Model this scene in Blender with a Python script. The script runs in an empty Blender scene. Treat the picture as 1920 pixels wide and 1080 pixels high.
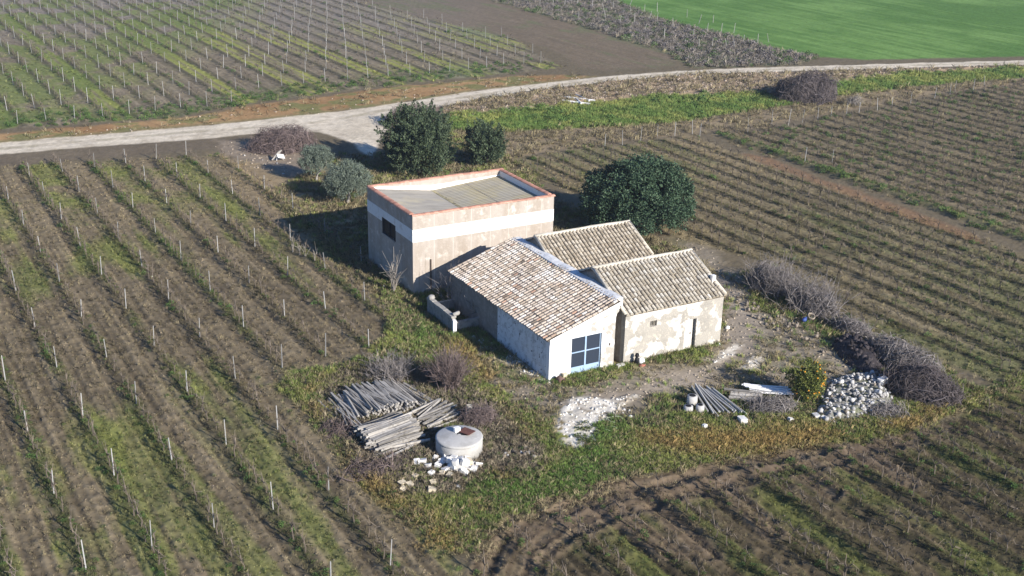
import bpy, math, random
import numpy as np
from mathutils import Vector, Matrix

# ------------------------------------------------------------------ camera, sky, sun, exposure
scene = bpy.context.scene
CAM = np.array([0.0, 0.0, 29.0033])
FWD = np.array([0.0, 0.9316727, -0.3632987])
RGT = np.array([0.9997516, 0.0080968, 0.0207640])
UPV = np.array([-0.0222868, 0.3632085, 0.9314413])
FPX = 2208.42
cam_data = bpy.data.cameras.new("camera")
cam = bpy.data.objects.new("camera", cam_data)
scene.collection.objects.link(cam)
scene.camera = cam
cam_data.sensor_width = 36.0
cam_data.lens = 36.0 * FPX / 1920.0
cam_data.clip_start = 0.5
cam_data.clip_end = 12000.0
cam.matrix_world = Matrix(((RGT[0], UPV[0], -FWD[0], CAM[0]), (RGT[1], UPV[1], -FWD[1], CAM[1]),
                           (RGT[2], UPV[2], -FWD[2], CAM[2]), (0, 0, 0, 1)))

SUN_EL = math.radians(24.4)
SUN_AZ = math.radians(-44.1)          # direction towards the sun, measured from +X
world = bpy.data.worlds.new("World")
scene.world = world
world.use_nodes = True
wn = world.node_tree
bg = wn.nodes["Background"]
sky = wn.nodes.new("ShaderNodeTexSky")
sky.sky_type = 'NISHITA'
sky.sun_disc = False
sky.sun_elevation = SUN_EL
sky.sun_rotation = math.pi / 2 - SUN_AZ
sky.altitude = 100
sky.ozone_density = 7.0
sky.air_density = 1.2
tn = wn.nodes.new("ShaderNodeMix"); tn.data_type = 'RGBA'; tn.blend_type = 'MULTIPLY'
tn.inputs[0].default_value = 1.0; tn.inputs[7].default_value = (0.80, 0.96, 1.18, 1)
wn.links.new(sky.outputs[0], tn.inputs[6]); wn.links.new(tn.outputs[2], bg.inputs[0])
bg.inputs[1].default_value = 0.076
sun_data = bpy.data.lights.new("sun", 'SUN')
sun_data.energy = 4.8
sun_data.angle = math.radians(0.5)
sun_data.color = (1.0, 0.935, 0.85)
sun = bpy.data.objects.new("sun", sun_data)
scene.collection.objects.link(sun)
sd = Vector((math.cos(SUN_EL) * math.cos(SUN_AZ), math.cos(SUN_EL) * math.sin(SUN_AZ), math.sin(SUN_EL)))
sun.rotation_euler = sd.to_track_quat('Z', 'Y').to_euler()
sun.location = (60, -20, 60)
scene.view_settings.view_transform = 'Standard'
scene.view_settings.look = 'None'
scene.view_settings.exposure = 0.70
scene.view_settings.gamma = 1.0
scene.view_settings.use_curve_mapping = False
scene.cycles.max_bounces = 5
scene.cycles.diffuse_bounces = 3

rnd = random.Random(7)
rng = np.random.default_rng(11)

def at(px, py, z=0.0):
    """the place in the world, at height z, that was surveyed at this picture point"""
    d = FWD + RGT * ((px - 960) / FPX) - UPV * ((py - 540) / FPX)
    t = (CAM[2] - z) / -d[2]
    return CAM + d * t

def poly(pts, z=0.0):
    return np.array([at(a, b, z)[:2] for a, b in pts])

# farm frame: x along the house fronts, y away from the camera
YAW = math.radians(29.6)
FO = np.array([6.580, 62.526])
FX = np.array([math.cos(YAW), math.sin(YAW)])
FY = np.array([-math.sin(YAW), math.cos(YAW)])
def farm(x, y, z=0.0):
    q = FO + FX * x + FY * y
    return (q[0], q[1], z)
# vineyard frame: u along the rows, v across them
RA = math.radians(-58.99)
E1 = np.array([math.cos(RA), math.sin(RA)])
E2 = np.array([-math.sin(RA), math.cos(RA)])
def uv_of(x, y):
    return x * E1[0] + y * E1[1], x * E2[0] + y * E2[1]

# ------------------------------------------------------------------ noise in numpy
def _hash(ix, iy, seed):
    h = (ix.astype(np.int64) * 374761393 + iy.astype(np.int64) * 668265263 + seed * 1442695041) & 0xffffffff
    h = ((h ^ (h >> 13)) * 1274126177) & 0xffffffff
    h = ((h ^ (h >> 16)) * 2246822519) & 0xffffffff
    return ((h ^ (h >> 15)) & 0xffffff) / float(0xffffff)

def vnoise(x, y, seed=0):
    ix = np.floor(x); iy = np.floor(y)
    fx = x - ix; fy = y - iy
    fx = fx * fx * (3 - 2 * fx); fy = fy * fy * (3 - 2 * fy)
    a = _hash(ix, iy, seed); b = _hash(ix + 1, iy, seed)
    c = _hash(ix, iy + 1, seed); d = _hash(ix + 1, iy + 1, seed)
    return (a + (b - a) * fx) * (1 - fy) + (c + (d - c) * fx) * fy

def fbm(x, y, scale, octaves=4, seed=0):
    s = 0.0; a = 0.5; tot = 0.0
    cx, cy = 0.8, 0.6
    px = (x * cx - y * cy) / scale; py = (x * cy + y * cx) / scale
    for i in range(octaves):
        s = s + a * vnoise(px, py, seed + i * 17); tot += a
        a *= 0.5; px, py = (px * cx - py * cy) * 2.03 + 3.1, (px * cy + py * cx) * 2.03 + 1.7
    return s / tot

def smooth(e0, e1, x):
    t = np.clip((x - e0) / (e1 - e0), 0, 1)
    return t * t * (3 - 2 * t)

def poly_sd(x, y, P):
    """signed distance to a polygon, positive inside"""
    best = np.full(x.shape, 1e18); inside = np.zeros(x.shape, bool)
    n = len(P)
    for i in range(n):
        ax, ay = P[i]; bx, by = P[(i + 1) % n]
        ex, ey = bx - ax, by - ay
        wx, wy = x - ax, y - ay
        t = np.clip((wx * ex + wy * ey) / (ex * ex + ey * ey + 1e-12), 0, 1)
        dx, dy = wx - ex * t, wy - ey * t
        best = np.minimum(best, dx * dx + dy * dy)
        if ay != by:
            c = ((ay > y) != (by > y)) & (x < (bx - ax) * (y - ay) / (by - ay) + ax)
            inside ^= c
    return np.where(inside, 1, -1) * np.sqrt(best)

def line_d(x, y, P):
    best = np.full(x.shape, 1e18)
    for i in range(len(P) - 1):
        ax, ay = P[i]; bx, by = P[i + 1]
        ex, ey = bx - ax, by - ay
        wx, wy = x - ax, y - ay
        t = np.clip((wx * ex + wy * ey) / (ex * ex + ey * ey + 1e-12), 0, 1)
        dx, dy = wx - ex * t, wy - ey * t
        best = np.minimum(best, dx * dx + dy * dy)
    return np.sqrt(best)

# ------------------------------------------------------------------ zones of the land (outlines surveyed from the picture)
ZP = {
 'road': poly([(-900, 340), (-300, 300), (0, 268), (200, 251), (340, 239), (480, 226), (600, 213), (700, 200), (800, 185), (900, 169), (1000, 158),
               (1130, 143), (1300, 132), (1500, 124), (1700, 119), (1920, 113), (2500, 100), (2500, 107), (1920, 121), (1700, 127), (1500, 133), (1300, 141), (1130, 156),
               (1000, 172), (900, 188), (820, 201), (770, 214), (730, 235), (712, 262), (700, 292), (684, 292), (664, 270), (625, 256), (590, 246), (470, 252),
               (400, 259), (200, 273), (0, 290), (-300, 330), (-900, 385)]),
 'bank_orange': poly([(-400, 300), (0, 251), (200, 233), (340, 222), (480, 195), (600, 182), (700, 168), (850, 153), (965, 142), (1060, 140), (1130, 143), (1000, 158), (900, 169), (800, 185),
                      (700, 200), (600, 213), (480, 226), (340, 239), (200, 251), (0, 268), (-400, 310)]),
 'left_margin': poly([(-400, 332), (0, 290), (200, 273), (400, 259), (470, 252), (560, 262), (600, 300), (560, 335), (480, 312), (400, 280), (200, 295), (0, 312), (-400, 350)]),
 'rubble_bank': poly([(830, 201), (900, 188), (1000, 172), (1130, 156), (1300, 141), (1460, 138), (1700, 131), (1920, 125), (1920, 128), (1700, 140), (1560, 155), (1440, 178), (1300, 180), (1100, 192), (960, 212), (880, 222), (835, 225)]),
 'green_strip': poly([(830, 225), (880, 215), (1000, 205), (1100, 194), (1250, 181), (1450, 179), (1560, 158), (1700, 140), (1920, 128), (2300, 112), (2300, 125), (1920, 146), (1700, 163), (1560, 180), (1480, 196),
                      (1350, 216), (1260, 231), (1100, 239), (960, 247), (850, 245)]),
 'dirt_band': poly([(840, 240), (960, 245), (1100, 238), (1260, 230), (1350, 216), (1480, 196), (1560, 180), (1700, 163), (1920, 146), (2300, 120), (2300, 130), (1920, 160),
                    (1780, 172), (1600, 205), (1480, 228), (1400, 243), (1310, 250), (1200, 262), (1100, 275), (1000, 290), (950, 300), (930, 330), (900, 300)]),
 'green_field': poly([(1080, -60), (1130, -12), (1165, 5), (1240, 35), (1330, 58), (1400, 76), (1455, 92), (1530, 106), (1620, 112), (1920, 106), (2600, 90), (2600, -120), (1080, -120)]),
 'scrub': poly([(900, -25), (1130, -12), (1165, 5), (1240, 35), (1400, 76), (1455, 92), (1530, 106), (1500, 122), (1300, 128), (1250, 98), (1100, 52), (960, 12), (880, -10)]),
 'plowed': poly([(600, -40), (880, -10), (960, 12), (1100, 52), (1270, 102), (1260, 122), (1130, 134), (1080, 125), (1060, 105), (960, 68), (800, 35), (640, -5)]),
 'verge': poly([(500, 365), (560, 330), (640, 290), (700, 292), (850, 245), (960, 300), (1050, 380), (1230, 450), (1380, 520), (1450, 500), (1560, 590), (1700, 660), (1850, 735), (1935, 690), (2100, 650), (2100, 690), (1920, 722), (1760, 790),
                (1600, 828), (1400, 862), (1200, 905), (1060, 950), (960, 985), (900, 1045), (820, 1010), (750, 965), (690, 900), (600, 805), (535, 722),
                (560, 702), (640, 690), (700, 660), (735, 610), (700, 550), (560, 430)]),
 'yard': poly([(1035, 722), (1165, 695), (1350, 650), (1350, 560), (1300, 480), (1240, 440), (1340, 470), (1420, 560), (1560, 640), (1640, 700), (1560, 740), (1470, 730), (1290, 728), (1230, 785), (1170, 790), (1080, 790), (1010, 780), (900, 725), (860, 650), (900, 640)]),
 'track': poly([(1010, 760), (1100, 740), (1200, 712), (1300, 690), (1352, 655), (1358, 590), (1330, 520), (1400, 560), (1440, 620), (1420, 670), (1340, 700), (1280, 730), (1200, 755), (1100, 775)]),
 'litter': poly([(590, 745), (650, 690), (760, 690), (870, 720), (960, 790), (1020, 860), (1000, 885), (880, 890), (850, 925), (760, 935), (690, 880), (640, 820), (600, 790)]),
 'pebbles': poly([(400, 262), (470, 265), (540, 280), (600, 305), (560, 335), (480, 318), (420, 290)]),
 'lime1': poly([(1036, 800), (1050, 768), (1062, 748), (1100, 742), (1140, 748), (1190, 738), (1215, 742), (1165, 762), (1128, 790), (1120, 830), (1085, 842), (1048, 832)]),
 'lime2': poly([(1328, 682), (1350, 662), (1372, 645), (1392, 646), (1382, 664), (1345, 684)]),
 'lime3': poly([(1384, 690), (1408, 668), (1432, 668), (1426, 688), (1404, 697)]),
 'lime4': poly([(880, 622), (925, 640), (1028, 706), (1040, 722), (1010, 718), (930, 668), (880, 640)]),
 'bare_tri': poly([(395, 285), (460, 300), (560, 345), (700, 400), (700, 500), (640, 470), (520, 380), (430, 310)]),
 'left_field': poly([(-500, 345), (0, 312), (300, 296), (420, 292), (470, 320), (700, 500), (752, 600), (690, 660), (560, 690), (520, 722), (590, 805), (690, 905), (760, 975), (850, 1060), (900, 1200), (-500, 1200)]),
 'upper_left': poly([(-600, 290), (0, 243), (200, 228), (340, 218), (480, 192), (700, 163), (850, 148), (960, 138), (1050, 125), (960, 72), (800, 35), (640, -5), (520, -60), (-600, -60)]),
 'mid_right': poly([(945, 300), (1100, 277), (1200, 266), (1300, 253), (1420, 306), (1560, 350), (1700, 400), (1920, 478), (2300, 600), (2100, 660), (1930, 690), (1860, 725), (1800, 690), (1600, 610), (1470, 500), (1240, 440), (1100, 380)]),
 'upper_right': poly([(1312, 246), (1400, 246), (1500, 232), (1600, 212), (1780, 175), (1920, 155), (2400, 130), (2400, 600), (1920, 455), (1700, 380), (1560, 325), (1420, 285)]),
 'bottom_right': poly([(860, 1200), (900, 1060), (960, 990), (1060, 952), (1200, 907), (1400, 864), (1600, 830), (1760, 792), (1920, 724), (2300, 650), (2300, 1200)]),
}
RED_LINE = poly([(1300, 243), (1400, 278), (1480, 306), (1560, 334), (1680, 377), (1860, 440), (2000, 490)])
RED_STRIP = poly([(1395, 288), (1440, 296), (1560, 341), (1680, 384), (1820, 436), (1840, 455), (1720, 418), (1600, 372), (1480, 325), (1400, 295)])
RIDGE_LINE = poly([(1360, 256), (1420, 276), (1560, 326), (1700, 372), (1900, 442), (2000, 478)])
ROADC = poly([(-900, 362), (-300, 315), (0, 279), (200, 262), (340, 249), (480, 239), (600, 229), (700, 211), (800, 193), (900, 178), (1000, 165), (1130, 149), (1300, 136), (1500, 128), (1700, 123), (1920, 117), (2500, 103)])
RUTS = [poly(q) for q in (
    [(925, 1060), (950, 1015), (1010, 975), (1080, 945), (1180, 915), (1260, 905)],
    [(968, 1075), (985, 1030), (1020, 998), (1090, 968), (1130, 950)],
    [(1040, 960), (1120, 938), (1200, 925), (1275, 900), (1330, 885)],
    [(1180, 915), (1225, 950), (1280, 990), (1330, 1040)],
    [(1120, 940), (1190, 985), (1260, 1040)],
    [(905, 1080), (925, 1020), (985, 965), (1100, 925), (1250, 895), (1400, 868), (1560, 842)],
    [(1000, 1080), (1012, 1040), (1060, 1005), (1150, 965), (1280, 925), (1420, 893), (1580, 862), (1720, 820)],
    [(1330, 885), (1360, 915), (1400, 950), (1450, 1000)], [(1480, 860), (1520, 890), (1560, 925)], [(1600, 845), (1650, 870), (1700, 905)])]

SP = {'left_field': 2.78, 'upper_left': 2.78, 'mid_right': 2.22, 'upper_right': 2.45, 'bottom_right': 2.6}
_lo = np.array([-18.28434, 64.16766])
V0 = {'left_field': float(_lo @ E2), 'upper_left': float(_lo @ E2), 'mid_right': 65.9, 'upper_right': 82.7, 'bottom_right': 30.8}
FIELDS = list(SP)

def flat_mask(x, y):
    """1 where the ground is kept level: under and close round the buildings"""
    q = (x - FO[0]) * FX[0] + (y - FO[1]) * FX[1]
    w = (x - FO[0]) * FY[0] + (y - FO[1]) * FY[1]
    P1 = np.array([(-7.2, -1.5), (8, -1.5), (8, 24), (-7.2, 24)])
    return smooth(-1.2, 0.2, poly_sd(q, w, P1))

def zones(x, y):
    n1 = fbm(x, y, 3.0, 4, 5) - 0.5
    n2 = fbm(x, y, 0.8, 3, 9) - 0.5
    warp = n1 * 2.2 + n2 * 1.0
    Z = {}
    soft = {'road': (0.35, 0.25), 'green_field': (0.6, 0.8), 'lime1': (0.6, 0.35), 'lime2': (0.35, 0.3), 'lime3': (0.35, 0.3), 'lime4': (0.4, 0.3),
            'track': (0.9, 0.8), 'yard': (1.0, 0.9), 'litter': (0.7, 0.5), 'bank_orange': (0.6, 0.6)}
    for k, P in ZP.items():
        a, w = soft.get(k, (0.7, 0.6))
        lo = P.min(0) - 4; hi = P.max(0) + 4
        m = np.zeros(x.shape)
        sel = (x > lo[0]) & (x < hi[0]) & (y > lo[1]) & (y < hi[1])
        if sel.any():
            m[sel] = smooth(-w, w, poly_sd(x[sel], y[sel], P) + a * warp[sel])
        Z[k] = m
    return Z, n1, n2

def land(x, y):
    """height, colour and cover densities of the land at arrays of points"""
    Z, n1, n2 = zones(x, y)
    u, v = uv_of(x, y)
    big = fbm(x, y, 14.0, 4, 31)
    med = fbm(x, y, 4.5, 4, 47)
    fine = fbm(x, y, 0.45, 3, 71)
    vfine = fbm(x, y, 0.16, 2, 83)
    streak = fbm(u * 0.07, v, 0.42, 4, 61)            # long along the rows
    streak2 = fbm(u * 0.07, v, 0.9, 3, 67)
    C = np.zeros(x.shape + (3,))
    def mix(m, col):
        nonlocal C
        m = np.clip(m, 0, 1)[..., None]
        C = C * (1 - m) + np.asarray(col) * m
    def col3(a, b, t):
        t = np.clip(t, 0, 1)[..., None]
        return np.asarray(a) * (1 - t) + np.asarray(b) * t
    C[:] = (0.150, 0.128, 0.092)
    z = (fine - 0.5) * 0.05 + (vfine - 0.5) * 0.03 + n1 * 0.06
    yy_lod = smooth(150, 80, y)
    row = np.zeros(x.shape)         # 1 on a row line
    green = np.zeros(x.shape)       # cover of living weeds
    for k in FIELDS:
        m = Z[k]
        if not (m > 0.001).any(): continue
        ph = (v - V0[k] + (n1 * 0.25)) / SP[k]
        kk = np.round(ph); fr = np.abs(ph - kk)                       # 0 on the row, 0.5 midway
        r = smooth(0.20, 0.03, fr)
        ruts = smooth(0.07, 0.0, np.abs(fr - 0.27))
        fur = 0.5 + 0.5 * np.cos(2 * math.pi * (ph * {'left_field': 6, 'upper_left': 5, 'mid_right': 4, 'upper_right': 4, 'bottom_right': 5}[k] + (streak2 - 0.5) * 1.2))
        soil = {'left_field': ((0.112, 0.093, 0.066), (0.222, 0.186, 0.130)), 'upper_left': ((0.150, 0.130, 0.098), (0.255, 0.220, 0.168)),
                'mid_right': ((0.122, 0.105, 0.068), (0.235, 0.202, 0.132)), 'upper_right': ((0.135, 0.114, 0.078), (0.222, 0.188, 0.130)),
                'bottom_right': ((0.055, 0.047, 0.032), (0.130, 0.106, 0.071))}[k]
        mix(m, col3(soil[0], soil[1], streak * 1.5 - 0.3 + (fine - 0.5) * 0.8 + (fur - 0.5) * 0.30))
        mix(m * ruts * 0.35, soil[0])
        h = _hash(kk, kk * 0 + 3, 5 + len(k))                          # each row differs
        hi_ = _hash(np.floor(ph), kk * 0 + 7, 15 + len(k))              # each alley differs
        if k == 'left_field':
            g = smooth(0.56, 0.78, big + (hi_ - 0.5) * 0.25 + (streak2 - 0.5) * 0.6)
            near = smooth(62, 46, y)
            g = np.maximum(g, near * smooth(0.50, 0.70, med * 0.5 + big * 0.5 + (streak2 - 0.5) * 0.9) * 0.75)
            topleft = smooth(-18, -32, x) * smooth(80, 92, y)
            g = np.maximum(g, topleft * smooth(0.35, 0.6, med + (hi_ - .5) * .5) * 0.9)
            gr = r * smooth(0.38, 0.62, med + (h - 0.5) * 0.5)
            mix(m * g * 0.75, col3((0.13, 0.145, 0.062), (0.19, 0.225, 0.06), med * 2 - 0.5 + (streak - .5) * .8))
            mix(m * r * 0.55, (0.062, 0.056, 0.040))
            mix(m * gr * 0.5, (0.070, 0.088, 0.038))
            rightish = smooth(-30, -16, x) * smooth(80, 95, y)
            mix(m * smooth(72, 92, y) * 0.35 * (1 - g) * (1 - r), (0.245, 0.205, 0.138))
            mix(m * rightish * 0.5 * (1 - g) * (1 - r), (0.26, 0.205, 0.135))
            green = np.maximum(green, m * np.maximum(g * 0.7, gr * 0.55))
        elif k == 'upper_left':
            strip = smooth(0.40, 0.56, hi_ + (big - 0.5) * 0.9) * smooth(0.10, 0.2, fr) * smooth(0.5, 0.38, fr)
            farx = smooth(215, 165, y)
            lefty = smooth(-38, -52, x)
            g = np.clip(strip * farx * smooth(0.28, 0.5, streak2) + lefty * smooth(0.35, 0.55, med) * 0.8, 0, 1)
            mix(m * smooth(150, 195, y) * 0.7, (0.235, 0.215, 0.20))
            mix(m * g * 0.9, col3((0.27, 0.29, 0.085), (0.15, 0.20, 0.06), lefty * 0.9 + (med - 0.5)))
            mix(m * r * 0.85, (0.085, 0.082, 0.058))
            edge = smooth(0.0, 1.0, smooth(9, 2, line_d(x, y, ZP['upper_left'][1:7])))
            mix(m * edge * smooth(0.35, 0.6, med) * 0.6, (0.10, 0.125, 0.055))
            right = smooth(-14, -2, x) * smooth(0.35, 0.6, big)
            mix(m * right * 0.6, (0.13, 0.19, 0.11))
            green = np.maximum(green, m * np.maximum(g * 0.4, edge * 0.5))
        elif k in ('mid_right', 'upper_right'):
            g = smooth(0.50, 0.72, big + (streak2 - 0.5) * 0.8 + (hi_ - 0.5) * 0.2) * (0.7 if k == 'mid_right' else 0.12)
            if k == 'mid_right':
                g = np.maximum(g, smooth(92, 72, y) * smooth(0.46, 0.66, med * .5 + big * .5 + (streak2 - 0.5) * 0.7) * 0.8)
                mix(m * smooth(97, 112, y) * 0.7 * (1 - g) * (1 - r * .7), (0.27, 0.22, 0.140))
                mix(m * smooth(22, 12, x) * 0.45 * (1 - g) * (1 - r * .7), (0.26, 0.215, 0.135))
            mix(m * g * 0.65, (0.120, 0.145, 0.060))
            mix(m * r * 0.85, (0.058, 0.054, 0.036))
            green = np.maximum(green, m * np.maximum(g * 0.6, r * 0.12))
        else:
            g = smooth(0.46, 0.68, med * .6 + big * .4 + (streak2 - 0.5) * 0.9)
            mix(m * g * 0.75, col3((0.090, 0.110, 0.038), (0.165, 0.178, 0.055), big * 1.6 - 0.3))
            mix(m * r * 0.7, (0.042, 0.042, 0.024))
            green = np.maximum(green, m * np.maximum(g * 0.65, r * 0.2))
        row = np.maximum(row, m * r)
        amp = {'left_field': 1.0, 'upper_left': 0.8, 'mid_right': 0.9, 'upper_right': 0.9, 'bottom_right': 1.35}[k]
        z = z + m * amp * (r * 0.08 - ruts * 0.07 + (fur - 0.5) * 0.045 * (yy_lod)  + (streak - 0.5) * 0.14 + (fine - 0.5) * 0.08)
    # plain zones
    mix(Z['plowed'], col3((0.140, 0.116, 0.086), (0.205, 0.168, 0.128), streak))
    mix(Z['plowed'] * smooth(8, -20, x) * 0.5, (0.19, 0.17, 0.15))
    mix(Z['plowed'] * smooth(0.48, 0.66, med * .5 + big * .5 + (streak2 - .5) * .5) * 0.6, (0.135, 0.16, 0.085))
    mix(Z['scrub'], col3((0.16, 0.145, 0.125), (0.14, 0.175, 0.08), med * 1.8 - 0.5))
    gf = Z['green_field']
    mix(gf, col3((0.088, 0.185, 0.048), (0.155, 0.280, 0.085), 0.3 + (big - 0.5) * 2.2 + (streak2 - 0.5) * 1.5 + (med - .5) * 1.0))
    z = z * (1 - gf) + gf * (streak - 0.5) * 0.2
    mix(Z['left_margin'], col3((0.12, 0.10, 0.078), (0.19, 0.16, 0.12), med))
    mix(Z['pebbles'], (0.25, 0.21, 0.17))
    bo = Z['bank_orange']
    mix(bo, col3((0.27, 0.165, 0.085), (0.38, 0.255, 0.140), med * 1.8 - 0.4))
    mix(bo * smooth(0.52, 0.68, fbm(x, y, 2.2, 3, 91)) * 0.8, (0.16, 0.18, 0.075))
    mix(bo * smooth(1.6, 0.3, line_d(x, y, ZP['road'][2:16]))* 0.7, (0.19, 0.185, 0.10))
    mix(Z['dirt_band'], col3((0.20, 0.165, 0.115), (0.29, 0.235, 0.165), med * 1.6 - 0.3))
    rb = Z['rubble_bank']
    mix(rb, col3((0.20, 0.155, 0.11), (0.36, 0.28, 0.205), fbm(x, y, 1.2, 3, 13) * 2 - 0.5))
    z = z + rb * (0.30 + (fbm(x, y, 0.9, 3, 23) - 0.5) * 0.35)
    gs = Z['green_strip']
    mix(gs, col3((0.095, 0.160, 0.045), (0.17, 0.235, 0.075), med * 1.6 - 0.3))
    green = np.maximum(green, gs)
    # boundary bank between the two right-hand vineyards
    rs = smooth(-0.5, 0.5, poly_sd(x, y, RED_STRIP) + n1)
    mix(rs * 0.5, (0.27, 0.150, 0.088))
    rl = smooth(0.9, 0.2, line_d(x, y, RIDGE_LINE) + n1 * 0.6)
    z = z + rl * 0.30
    mix(rl * 0.8, (0.14, 0.142, 0.075))
    green = np.maximum(green, rl * 0.35)
    # the farm plot
    ve = Z['verge']
    patch = fbm(x, y, 2.4, 4, 101)
    dry = col3((0.135, 0.118, 0.072), (0.22, 0.175, 0.095), med * 1.5 - 0.2)
    mix(ve, dry)
    gv = smooth(0.40, 0.58, patch)
    mix(ve * gv * 0.85, col3((0.13, 0.195, 0.045), (0.235, 0.26, 0.060), med * 1.7 - 0.35))
    behind = ve * smooth(70, 76, y)
    mix(behind * 0.7, (0.17, 0.145, 0.11))
    green = green * (1 - ve) + ve * np.maximum(gv, 0.25) * (1 - behind * 0.8)
    mix(Z['bare_tri'], col3((0.24, 0.19, 0.125), (0.32, 0.26, 0.175), streak))
    ya = Z['yard']
    mix(ya * 0.9, col3((0.22, 0.195, 0.16), (0.31, 0.275, 0.23), med * 1.6 - 0.3))
    mix(ya * smooth(0.55, 0.68, fbm(x, y, 1.8, 4, 111)) * 0.7, (0.15, 0.16, 0.075))
    green = green * (1 - ya * 0.95)
    li = Z['litter']
    mix(li * 0.85, col3((0.17, 0.14, 0.115), (0.26, 0.22, 0.18), fbm(x, y, 0.5, 3, 121) * 1.8 - 0.4))
    green = green * (1 - li * 0.7)
    tr = Z['track']
    mix(tr * 0.95, col3((0.275, 0.24, 0.205), (0.34, 0.30, 0.26), med))
    z = z * (1 - np.maximum(tr, ya * 0.6) * 0.7)
    green = green * (1 - tr * 0.8)
    lm = np.maximum(np.maximum(Z['lime1'], Z['lime2']), np.maximum(Z['lime3'], Z['lime4'] * 0.75))
    lmn = smooth(0.42, 0.56, fbm(x, y, 0.38, 4, 131) + lm * 0.14)
    mix(lm * lmn * 0.95, col3((0.52, 0.49, 0.44), (0.74, 0.72, 0.68), fbm(x, y, 0.9, 3, 141) * 2 - 0.5))
    z = z + lm * (0.05 + 0.10 * fbm(x, y, 0.35, 3, 151))
    green = green * (1 - lm)
    rd = Z['road']
    mix(rd, col3((0.50, 0.45, 0.375), (0.64, 0.585, 0.50), fbm(x, y, 3.5, 4, 161) * 1.7 - 0.35))
    cd = line_d(x, y, ROADC)
    wt = smooth(0.55, 0.2, np.abs(cd - 0.95))
    mix(rd * smooth(0.7, 0.2, cd) * smooth(0.4, 0.6, fbm(x, y, 1.4, 3, 181)) * 0.6, (0.36, 0.33, 0.25))
    mix(rd * wt * 0.55, (0.66, 0.61, 0.53))
    mix(rd * smooth(0.60, 0.70, fbm(x, y, 0.9, 3, 191)) * 0.5, (0.38, 0.335, 0.27))
    z = z - rd * wt * 0.05
    z = z * (1 - rd) + rd * ((fbm(x, y, 2.0, 3, 171) - 0.5) * 0.06)
    green = green * (1 - rd)
    # tractor ruts on the headland
    br = Z['bottom_right'] + ve
    for q in RUTS:
        d = line_d(x, y, q)
        w = smooth(0.55, 0.15, d)
        z = z - w * 0.07 + smooth(0.25, 0.0, np.abs(d - 0.62)) * 0.04
        mix(smooth(0.95, 0.4, d) * 0.85, (0.180, 0.142, 0.102))
        mix(smooth(0.22, 0.05, np.abs(d - 0.35)) * 0.7, (0.060, 0.047, 0.036))
        green = green * (1 - smooth(0.9, 0.4, d) * 0.9)
    # turned soil at the row ends of the lower field
    hd = smooth(4.0, 0.5, line_d(x, y, ZP['bottom_right'][2:9])) * Z['bottom_right']
    mix(hd * smooth(0.42, 0.58, patch) * 0.7, (0.125, 0.098, 0.075))
    z = z + hd * (fbm(x, y, 0.9, 3, 177) - 0.5) * 0.25
    fm = flat_mask(x, y)
    z = z * (1 - fm) - 0.02 * fm
    C = C * np.array([1.05, 1.0, 0.90])
    C = C * (0.80 + 0.4 * vfine[..., None]) * (0.86 + 0.28 * fine[..., None])
    return z, C, dict(Z=Z, row=row, green=np.clip(green, 0, 1), dry=patch, big=big, med=med)

def gz(x, y):
    z, _, _ = land(np.atleast_1d(np.asarray(x, float)), np.atleast_1d(np.asarray(y, float)))
    return z

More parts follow.
